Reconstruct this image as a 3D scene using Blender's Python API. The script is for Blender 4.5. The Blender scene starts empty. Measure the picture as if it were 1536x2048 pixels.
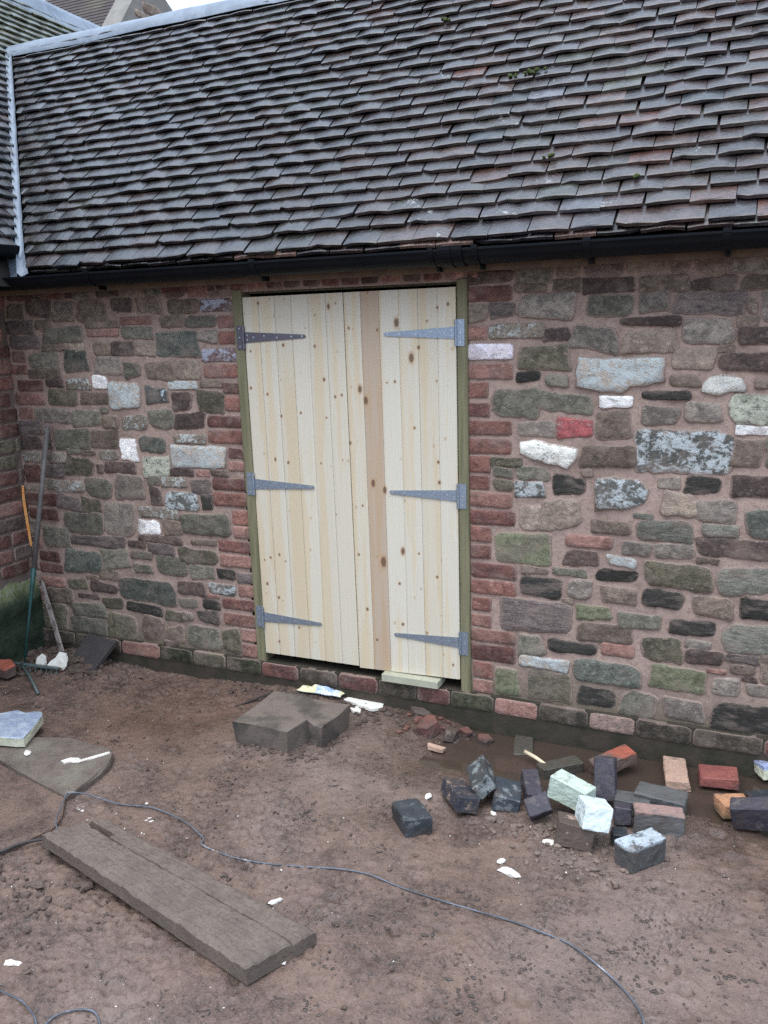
import bpy, math, random
import numpy as np
from mathutils import Vector, Matrix, Euler, noise as mnoise

# ------------------------------------------------------------------ camera, sky, sun, exposure
scene = bpy.context.scene
COL = scene.collection
cam_data = bpy.data.cameras.new("camera")
cam = bpy.data.objects.new("camera", cam_data)
COL.objects.link(cam)
CAM = Vector((1.746, -3.524, 1.817))
R_ = Vector((0.91488808, 0.40287854, -0.02585905))
U_ = Vector((-0.06201548, 0.20354543, 0.97709945))
F_ = Vector((-0.39891589, 0.89233298, -0.21120599))
m = Matrix.Identity(4)
for i in range(3):
    m[i][0], m[i][1], m[i][2], m[i][3] = R_[i], U_[i], -F_[i], CAM[i]
cam.matrix_world = m
cam_data.sensor_fit = 'VERTICAL'
cam_data.sensor_height = 36.0
cam_data.lens = 36.0 * 1701.65 / 2048.0
cam_data.clip_start = 0.05
cam_data.clip_end = 500.0
scene.camera = cam

SUN_EL, SUN_AZ = math.radians(72), math.radians(200)      # azimuth from +Y, clockwise
world = bpy.data.worlds.new("World")
scene.world = world
world.use_nodes = True
wn, wl = world.node_tree.nodes, world.node_tree.links
wn.clear()
sky = wn.new("ShaderNodeTexSky")
sky.sky_type = 'NISHITA'
sky.sun_disc = False
sky.sun_elevation = SUN_EL
sky.sun_rotation = SUN_AZ
sky.air_density = 1.0
sky.dust_density = 3.0
cloud = wn.new("ShaderNodeTexNoise")
cloud.inputs['Scale'].default_value = 2.2
cloud.inputs['Detail'].default_value = 4.0
cr = wn.new("ShaderNodeValToRGB")
cr.color_ramp.elements[0].position = 0.3
cr.color_ramp.elements[0].color = (7.7, 9.8, 12.9, 1)
cr.color_ramp.elements[1].position = 0.7
cr.color_ramp.elements[1].color = (10.3, 12.2, 14.8, 1)
wmix = wn.new("ShaderNodeMixRGB")
wmix.inputs[0].default_value = 0.8
bg = wn.new("ShaderNodeBackground")
bg.inputs['Strength'].default_value = 0.12
wo = wn.new("ShaderNodeOutputWorld")
wl.new(cloud.outputs['Fac'], cr.inputs[0])
wl.new(sky.outputs[0], wmix.inputs[1])
wl.new(cr.outputs[0], wmix.inputs[2])
# overcast sky: three times brighter overhead than at the horizon
geo = wn.new("ShaderNodeTexCoord")
sep = wn.new("ShaderNodeSeparateXYZ")
wl.new(geo.outputs['Generated'], sep.inputs[0])
oc = wn.new("ShaderNodeMapRange")
oc.inputs[1].default_value, oc.inputs[2].default_value = 0.0, 1.0
oc.inputs[3].default_value, oc.inputs[4].default_value = 0.50, 1.5
wl.new(sep.outputs[2], oc.inputs[0])
wsc = wn.new("ShaderNodeVectorMath")
wsc.operation = 'SCALE'
wl.new(wmix.outputs[0], wsc.inputs[0])
wl.new(oc.outputs[0], wsc.inputs['Scale'])
wl.new(wsc.outputs[0], bg.inputs[0])
wl.new(bg.outputs[0], wo.inputs[0])

sun_data = bpy.data.lights.new("sun", 'SUN')
sun_data.energy = 1.5
sun_data.angle = math.radians(60)
sun_data.color = (1.0, 0.97, 0.92)
sun = bpy.data.objects.new("sun", sun_data)
COL.objects.link(sun)
sd = Vector((math.sin(SUN_AZ) * math.cos(SUN_EL), math.cos(SUN_AZ) * math.cos(SUN_EL), math.sin(SUN_EL)))
sun.rotation_euler = sd.to_track_quat('Z', 'Y').to_euler()
sun.location = (0, -6, 8)

vs = scene.view_settings
vs.view_transform = 'Standard'
vs.look = 'None'
vs.exposure = 0.65
vs.gamma = 1.0
vs.use_curve_mapping = False
scene.cycles.use_denoising = False
scene.cycles.max_bounces = 6

rnd = random.Random(11)
npr = np.random.default_rng(5)

def project(p):
    v = Vector(p) - CAM
    d = v.dot(F_)
    return (768 + 1701.65 * v.dot(R_) / d, 1024 - 1701.65 * v.dot(U_) / d, d)

# ------------------------------------------------------------------ object helpers
WORLD = {}

def link(o, parent=None, loc=(0, 0, 0)):
    COL.objects.link(o)
    loc = Vector(loc)
    WORLD[o.name] = loc
    if parent is not None:
        o.parent = parent
        loc = loc - WORLD[parent.name]
    o.location = loc
    return o

def props(o, label=None, cat=None, group=None, kind=None):
    for k, v in (('label', label), ('category', cat), ('group', group), ('kind', kind)):
        if v:
            o[k] = v
    return o

def empty(name, loc, label, cat, group=None):
    o = bpy.data.objects.new(name, None)
    o.empty_display_size = 0.1
    return props(link(o, None, loc), label, cat, group)

def mesh(name, verts, faces, mat=None, parent=None, smooth=False, attrs=None, origin=None, mats=None, fm=None):
    v = np.asarray(verts, dtype=float).reshape(-1, 3)
    if origin is None:
        origin = (v.min(0) + v.max(0)) / 2
    origin = np.asarray(origin, float)
    me = bpy.data.meshes.new(name)
    me.from_pydata([tuple(q) for q in (v - origin)], [], faces)
    for k, a in (attrs or {}).items():
        a = np.asarray(a, np.float32)
        if a.ndim == 1:
            at = me.attributes.new(k, 'FLOAT', 'POINT')
            at.data.foreach_set('value', a)
        else:
            at = me.attributes.new(k, 'FLOAT_COLOR', 'POINT')
            at.data.foreach_set('color', a.ravel())
    for q in (mats or ([mat] if mat else [])):
        me.materials.append(q)
    if fm is not None:
        me.polygons.foreach_set('material_index', np.asarray(fm, np.int32))
    if smooth:
        me.polygons.foreach_set('use_smooth', np.ones(len(me.polygons), bool))
    me.update()
    return link(bpy.data.objects.new(name, me), parent, origin)

class MB:
    """collects shapes into one mesh"""
    def __init__(s):
        s.v, s.f, s.m = [], [], []
    def add(s, v, f, m=0):
        b = len(s.v)
        s.v += [tuple(q) for q in v]
        s.f += [tuple(i + b for i in q) for q in f]
        s.m += [m] * len(f)
    def box(s, x0, x1, y0, y1, z0, z1, M=None, m=0):
        v = [Vector((x, y, z)) for z in (z0, z1) for y in (y0, y1) for x in (x0, x1)]
        if M is not None:
            v = [M @ q for q in v]
        s.add(v, [(0, 2, 3, 1), (4, 5, 7, 6), (0, 1, 5, 4), (1, 3, 7, 5), (3, 2, 6, 7), (2, 0, 4, 6)], m)
    def bbox(s, x0, x1, y0, y1, z0, z1, b, M=None, jit=0.0, m=0, seed=0):
        """box with chamfered edges"""
        rr = random.Random(seed)
        v, f = [], []
        ax = ((x0, x1), (y0, y1), (z0, z1))
        idx = {}
        for cx in (0, 1):
            for cy in (0, 1):
                for cz in (0, 1):
                    c = (cx, cy, cz)
                    jj = [rr.uniform(-jit, jit) for _ in range(3)]
                    bb = b * rr.uniform(.6, 1.7)
                    for a in range(3):
                        p = []
                        for k in range(3):
                            s_ = 1 if c[k] == 0 else -1
                            p.append(ax[k][c[k]] + (s_ * bb if k != a else 0) + jj[k])
                        idx[(c, a)] = len(v)
                        v.append(Vector(p))
        for a in range(3):
            o = [k for k in range(3) if k != a]
            for side in (0, 1):
                q = []
                for (i, j) in ((0, 0), (1, 0), (1, 1), (0, 1)):
                    c = [0, 0, 0]
                    c[a], c[o[0]], c[o[1]] = side, i, j
                    q.append(idx[(tuple(c), a)])
                f.append(q if (side == 1) == (a != 1) else q[::-1])
        for a in range(3):
            o = [k for k in range(3) if k != a]
            for i in (0, 1):
                for j in (0, 1):
                    c0, c1 = [0, 0, 0], [0, 0, 0]
                    c0[o[0]] = c1[o[0]] = i
                    c0[o[1]] = c1[o[1]] = j
                    c1[a] = 1
                    f.append((idx[(tuple(c0), o[0])], idx[(tuple(c1), o[0])], idx[(tuple(c1), o[1])], idx[(tuple(c0), o[1])]))
        for cx in (0, 1):
            for cy in (0, 1):
                for cz in (0, 1):
                    c = (cx, cy, cz)
                    f.append((idx[(c, 0)], idx[(c, 1)], idx[(c, 2)]))
        if M is not None:
            v = [M @ q for q in v]
        s.add(v, f, m)
    def tube(s, pts, r, n=8, m=0, cap=True):
        pts = [Vector(p) for p in pts]
        rs = r if isinstance(r, (list, tuple)) else [r] * len(pts)
        v, f = [], []
        for i, p in enumerate(pts):
            t = (pts[min(i + 1, len(pts) - 1)] - pts[max(i - 1, 0)]).normalized()
            a = t.orthogonal().normalized() if abs(t.z) > .95 else Vector((0, 0, 1)).cross(t).normalized()
            b = t.cross(a)
            for k in range(n):
                an = 2 * math.pi * k / n
                v.append(p + (a * math.cos(an) + b * math.sin(an)) * rs[i])
        for i in range(len(pts) - 1):
            for k in range(n):
                f.append((i * n + k, i * n + (k + 1) % n, (i + 1) * n + (k + 1) % n, (i + 1) * n + k))
        if cap:
            f.append(tuple(range(n - 1, -1, -1)))
            f.append(tuple((len(pts) - 1) * n + k for k in range(n)))
        s.add(v, f, m)
    def prism(s, poly, z0, z1, M=None, m=0, bev=0.0, jit=0.0, seed=0, dz=None):
        """extruded outline (counter-clockwise), optional chamfered top edge"""
        rr = random.Random(seed)
        n = len(poly)
        P = [Vector((p[0], p[1], 0)) for p in poly]
        c = sum(P, Vector()) / n
        rings = [(z0, 1.0, 0), (z1 - bev, 1.0, 0)] + ([(z1, 1.0, bev)] if bev else [])
        v, f = [], []
        for z, k, b in rings:
            for i in range(n):
                e0 = (P[i] - P[i - 1]).normalized()
                e1 = (P[(i + 1) % n] - P[i]).normalized()
                n0, n1 = Vector((-e0.y, e0.x, 0)), Vector((-e1.y, e1.x, 0))
                nn = (n0 + n1)
                nn = nn.normalized() if nn.length > .05 else n0
                q = P[i] + nn * b
                v.append(Vector((q.x + rr.uniform(-jit, jit), q.y + rr.uniform(-jit, jit), z + (dz(q.x, q.y) if dz else 0) + (rr.uniform(-jit, jit) if z != z0 else 0))))
        k = len(rings)
        for r_ in range(k - 1):
            for i in range(n):
                f.append((r_ * n + i, r_ * n + (i + 1) % n, (r_ + 1) * n + (i + 1) % n, (r_ + 1) * n + i))
        f.append(tuple(range(n - 1, -1, -1)))
        f.append(tuple((k - 1) * n + i for i in range(n)))
        if M is not None:
            v = [M @ q for q in v]
        s.add(v, f, m)
    def lump(s, c, r, sq=(1, 1, .7), seed=0, n1=7, n2=4, rough=.3, m=0):
        rr = random.Random(seed)
        v = [Vector((0, 0, 1))]
        for i in range(1, n2):
            th = math.pi * i / n2
            for k in range(n1):
                a = 2 * math.pi * (k + .5 * (i % 2)) / n1
                v.append(Vector((math.sin(th) * math.cos(a), math.sin(th) * math.sin(a), math.cos(th))))
        v.append(Vector((0, 0, -1)))
        an = rr.uniform(0, 6.3)
        ca, sa = math.cos(an), math.sin(an)
        o = []
        for q in v:
            q = q * (1 + rr.uniform(-rough, rough))
            x, y, z = q.x * sq[0], q.y * sq[1], q.z * sq[2]
            o.append(Vector((c[0] + r * (x * ca - y * sa), c[1] + r * (x * sa + y * ca), c[2] + r * z)))
        f = [(0, 1 + k, 1 + (k + 1) % n1) for k in range(n1)]
        for i in range(n2 - 2):
            a, b = 1 + i * n1, 1 + (i + 1) * n1
            for k in range(n1):
                f.append((a + k, b + k, b + (k + 1) % n1, a + (k + 1) % n1))
        a = 1 + (n2 - 2) * n1
        f += [(len(v) - 1, a + (k + 1) % n1, a + k) for k in range(n1)]
        s.add(o, f, m)
    def build(s, name, mat=None, parent=None, smooth=False, mats=None, origin=None, attrs=None):
        return mesh(name, s.v, s.f, mat, parent, smooth, attrs, origin, mats, s.m if mats else None)

# ------------------------------------------------------------------ material helpers
class NT:
    def __init__(s, name):
        s.mat = bpy.data.materials.new(name)
        s.mat.use_nodes = True
        s.n, s.l = s.mat.node_tree.nodes, s.mat.node_tree.links
        s.n.clear()
        s.out = s.n.new("ShaderNodeOutputMaterial")
        s.b = s.n.new("ShaderNodeBsdfPrincipled")
        s.l.new(s.b.outputs[0], s.out.inputs[0])
    def set(s, inp, v):
        if hasattr(v, 'is_linked') or hasattr(v, 'links'):
            s.l.new(v, inp)
        elif v is not None:
            if isinstance(v, tuple) and len(v) == 3 and inp.type == 'RGBA':
                v = (*v, 1)
            inp.default_value = v
    def coord(s, kind='Object', rand=True, scale=(1, 1, 1)):
        tc = s.n.new("ShaderNodeTexCoord").outputs[kind]
        mp = s.n.new("ShaderNodeMapping")
        mp.inputs['Scale'].default_value = scale
        s.l.new(tc, mp.inputs[0])
        if rand:
            oi = s.n.new("ShaderNodeObjectInfo")
            ml = s.n.new("ShaderNodeVectorMath")
            ml.operation = 'MULTIPLY_ADD'
            s.l.new(oi.outputs['Random'], ml.inputs[0])
            ml.inputs[1].default_value = (37.0, 91.0, 53.0)
            s.l.new(mp.outputs[0], ml.inputs[2])
            return ml.outputs[0]
        return mp.outputs[0]
    def noise(s, co, scale, detail=4, rough=.6, dist=0.0):
        t = s.n.new("ShaderNodeTexNoise")
        s.l.new(co, t.inputs['Vector'])
        t.inputs['Scale'].default_value = scale
        t.inputs['Detail'].default_value = detail
        t.inputs['Roughness'].default_value = rough
        t.inputs['Distortion'].default_value = dist
        return t.outputs['Fac']
    def vor(s, co, scale, feat='F1'):
        t = s.n.new("ShaderNodeTexVoronoi")
        t.feature = feat
        s.l.new(co, t.inputs['Vector'])
        t.inputs['Scale'].default_value = scale
        return t.outputs['Distance']
    def ramp(s, fac, a, b, ca=(0, 0, 0), cb=(1, 1, 1)):
        r = s.n.new("ShaderNodeMapRange")
        r.interpolation_type = 'SMOOTHSTEP'
        s.set(r.inputs[0], fac)
        r.inputs[1].default_value, r.inputs[2].default_value = a, b
        return r.outputs[0]
    def mix(s, fac, a, b, mode='MIX'):
        t = s.n.new("ShaderNodeMixRGB")
        t.blend_type = mode
        s.set(t.inputs[0], fac)
        s.set(t.inputs[1], a)
        s.set(t.inputs[2], b)
        return t.outputs[0]
    def math(s, op, a, b=0.0, c=0.0):
        t = s.n.new("ShaderNodeMath")
        t.operation = op
        s.set(t.inputs[0], a)
        s.set(t.inputs[1], b)
        s.set(t.inputs[2], c)
        return t.outputs[0]
    def attr(s, name, out='Fac'):
        t = s.n.new("ShaderNodeAttribute")
        t.attribute_name = name
        return t.outputs[out]
    def obj(s, out):
        return s.n.new("ShaderNodeObjectInfo").outputs[out]
    def bump(s, h, strength=.5, dist=.01):
        t = s.n.new("ShaderNodeBump")
        s.l.new(h, t.inputs['Height'])
        t.inputs['Strength'].default_value = strength
        t.inputs['Distance'].default_value = dist
        s.l.new(t.outputs[0], s.b.inputs['Normal'])
    def done(s, col=None, rough=.8, spec=.3, metal=0.0):
        s.set(s.b.inputs['Base Color'], col)
        s.set(s.b.inputs['Roughness'], rough)
        s.set(s.b.inputs['Specular IOR Level'], spec)
        s.b.inputs['Metallic'].default_value = metal
        return s.mat

def simple(name, c1, c2, scale=20, rough=.7, spec=.3, bump=.3, metal=0.0, dist=.004, dirt=None, dirt_amt=(.55, .7)):
    t = NT(name)
    co = t.coord()
    n1 = t.noise(co, scale, 5, .65)
    col = t.mix(t.ramp(n1, .35, .65), c1, c2)
    if dirt:
        col = t.mix(t.ramp(t.noise(co, scale * .35, 5, .7), *dirt_amt), col, dirt)
    t.bump(t.noise(co, scale * 4, 4, .7), bump, dist)
    return t.done(col, rough, spec, metal)

MORTAR = (.38, .275, .225)
MORTAR2 = (.28, .2, .163)

def stone_mat(code, c1, c2, spot=None, amt=.0, scale=14, streak=False, rough=.85, edge=.75):
    t = NT("stone_" + code)
    ds = lambda c, k=(.1 if code in 'wWlmycP' else .34): tuple(x + (sum(c) / 3 - x) * k for x in c)
    c1, c2 = ds(c1), ds(c2)
    if code not in 'wWlmycP':
        c1, c2 = [(c[0] * 1.36, c[1] * 1.2, c[2] * 1.06) for c in (c1, c2)]
    co = t.coord(scale=(1, 1, 3.2) if streak else (1, 1, 1.35))
    n1 = t.noise(co, scale, 6, .7, .6)
    n2 = t.noise(co, scale * 2.7, 5, .78, .3)
    n3 = t.noise(co, scale * 9, 3, .75)
    n4 = t.noise(t.coord(scale=(1, 1, 5 if streak else 2.6)), scale * 3.5, 4, .7, 1.2)
    hi = tuple(x * 1.22 for x in c1)
    dk = tuple(x * .42 for x in c2)
    lt = tuple(min(.7, x * 1.5 + .05) for x in c1)
    col = t.mix(t.ramp(n1, .42, .58), hi, c2)
    col = t.mix(t.math('MULTIPLY', t.ramp(n2, .55, .66), .8), col, dk)
    col = t.mix(t.math('MULTIPLY', t.ramp(n2, .46, .36), .75), col, lt)
    col = t.mix(t.math('MULTIPLY', t.ramp(n4, .58, .68), .55), col, dk)
    col = t.mix(t.math('MULTIPLY', t.ramp(n4, .42, .33), .4), col, lt)
    br = t.math('ADD', t.math('MULTIPLY', t.obj('Random'), .5), .75)
    g = t.n.new("ShaderNodeCombineColor")
    for i in range(3):
        t.l.new(br, g.inputs[i])
    col = t.mix(1.0, col, g.outputs[0], 'MULTIPLY')
    if spot:
        th = .5 + (.5 - amt) * .32
        f = t.ramp(t.math('ADD', t.math('MULTIPLY', n1, .55), t.math('MULTIPLY', t.noise(co, scale * 4.5, 5, .8), .45)), th - .018, th + .018)
        col = t.mix(f, col, spot)
    fine = t.mix(t.math('MULTIPLY', t.ramp(n3, .5, .72), .5), col, dk)
    film = t.math('MULTIPLY', t.ramp(t.noise(co, 6, 4, .65), .5, .66), .5 if code not in 'wWlmyPkc' else .08)
    fine = t.mix(film, fine, t.mix(n2, (.30, .225, .185), (.2, .155, .13)))
    e = t.math('ADD', t.attr('edge'), t.math('MULTIPLY', t.math('SUBTRACT', t.math('ADD', t.math('MULTIPLY', n1, .5), t.math('MULTIPLY', n2, .5)), .5), 2.6))
    col = t.mix(t.math('MULTIPLY', t.ramp(e, .58, .80), edge), fine, t.mix(n3, MORTAR, MORTAR2))
    t.bump(t.math('ADD', t.math('MULTIPLY', n2, 1.0), t.math('MULTIPLY', n3, .5)), .9, .007)
    return t.done(col, rough, .25)

STONE = {
    'r': stone_mat('dark_red_brick', (.13, .05, .042), (.095, .04, .036), scale=10, edge=.6),
    'R': stone_mat('red_brick', (.20, .078, .06), (.155, .062, .05), scale=10, edge=.6),
    'p': stone_mat('pink_brick', (.24, .115, .095), (.19, .09, .075), scale=10, edge=.6),
    'P': stone_mat('lilac_brick', (.42, .43, .60), (.47, .47, .56), scale=8, edge=.2),
    'L': stone_mat('lichen_brick', (.12, .075, .08), (.09, .06, .062), (.42, .42, .48), .5),
    'b': stone_mat('brown_sandstone', (.145, .112, .088), (.11, .086, .068)),
    'v': stone_mat('dark_brown_sandstone', (.082, .055, .049), (.06, .043, .042)),
    'u': stone_mat('purple_sandstone', (.14, .112, .112), (.095, .078, .083), streak=True),
    'n': stone_mat('grey_sandstone', (.18, .165, .145), (.125, .115, .105)),
    'g': stone_mat('grey_green_sandstone', (.13, .132, .105), (.096, .1, .08)),
    'G': stone_mat('dark_green_stone', (.078, .096, .083), (.056, .07, .064)),
    'e': stone_mat('teal_green_stone', (.135, .15, .13), (.1, .112, .095), streak=True),
    'o': stone_mat('olive_stone', (.098, .092, .06), (.07, .07, .046)),
    'M': stone_mat('mossy_stone', (.115, .135, .075), (.085, .105, .055)),
    't': stone_mat('buff_sandstone', (.24, .195, .155), (.19, .155, .125)),
    'k': stone_mat('blackened_stone', (.024, .025, .024), (.04, .04, .037), streak=True, edge=.5),
    'f': stone_mat('flaked_limewash_stone', (.16, .14, .112), (.12, .105, .085), (.5, .51, .47), .42, scale=16),
    'w': stone_mat('limewashed_stone', (.60, .65, .70), (.52, .58, .62), (.36, .38, .40), .22, edge=.85),
    'W': stone_mat('white_painted_stone', (.57, .63, .62), (.5, .57, .57), (.07, .075, .07), .24, scale=11, edge=.6),
    'l': stone_mat('pale_lichen_stone', (.30, .29, .26), (.22, .215, .195), (.52, .55, .53), .55, scale=13, edge=.85),
    'm': stone_mat('black_and_white_lichen_stone', (.065, .075, .073), (.1, .11, .105), (.5, .53, .52), .5, scale=15, edge=.85),
    'y': stone_mat('pale_green_lichen_stone', (.38, .45, .36), (.33, .39, .32), (.10, .125, .09), .3, scale=24, edge=.75),
    'c': stone_mat('red_painted_stone', (.36, .055, .07), (.28, .05, .06), (.5, .33, .32), .3, scale=22, edge=.35),
    'j': stone_mat('chipped_dark_stone', (.075, .09, .088), (.055, .068, .066), (.55, .62, .64), .25, scale=9, edge=.5),
    'd': stone_mat('damp_dark_brick', (.055, .046, .034), (.04, .036, .027), edge=.4),
    'D': stone_mat('green_damp_brick', (.045, .05, .026), (.03, .036, .02), edge=.35),
    'q': stone_mat('pale_pink_brick', (.30, .2, .175), (.24, .16, .145), (.14, .13, .08), .35, edge=.3),
}

def mortar_mat():
    t = NT("pink_lime_mortar")
    co = t.coord(rand=False)
    n1 = t.noise(co, 4, 5, .6)
    n2 = t.noise(co, 45, 5, .7)
    col = t.mix(t.ramp(n1, .35, .65), (.40, .285, .232), (.29, .205, .168))
    col = t.mix(t.math('MULTIPLY', t.ramp(n2, .48, .68), .6), col, (.18, .13, .105))
    col = t.mix(t.math('MULTIPLY', t.ramp(t.noise(co, 14, 4, .7), .55, .68), .5), col, (.46, .35, .29))
    # green algae and splashed damp near the ground
    z = t.n.new("ShaderNodeSeparateXYZ")
    g = t.n.new("ShaderNodeNewGeometry")
    t.l.new(g.outputs['Position'], z.inputs[0])
    f = t.math('MULTIPLY', t.ramp(t.math('ADD', z.outputs[2], t.math('MULTIPLY', n1, .3)), .52, .26), .75)
    col = t.mix(f, col, (.10, .09, .055))
    t.bump(t.math('ADD', n2, t.math('MULTIPLY', t.noise(co, 160, 3, .7), .5)), .7, .006)
    return t.done(col, .9, .2)
M_MORTAR = mortar_mat()

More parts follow.
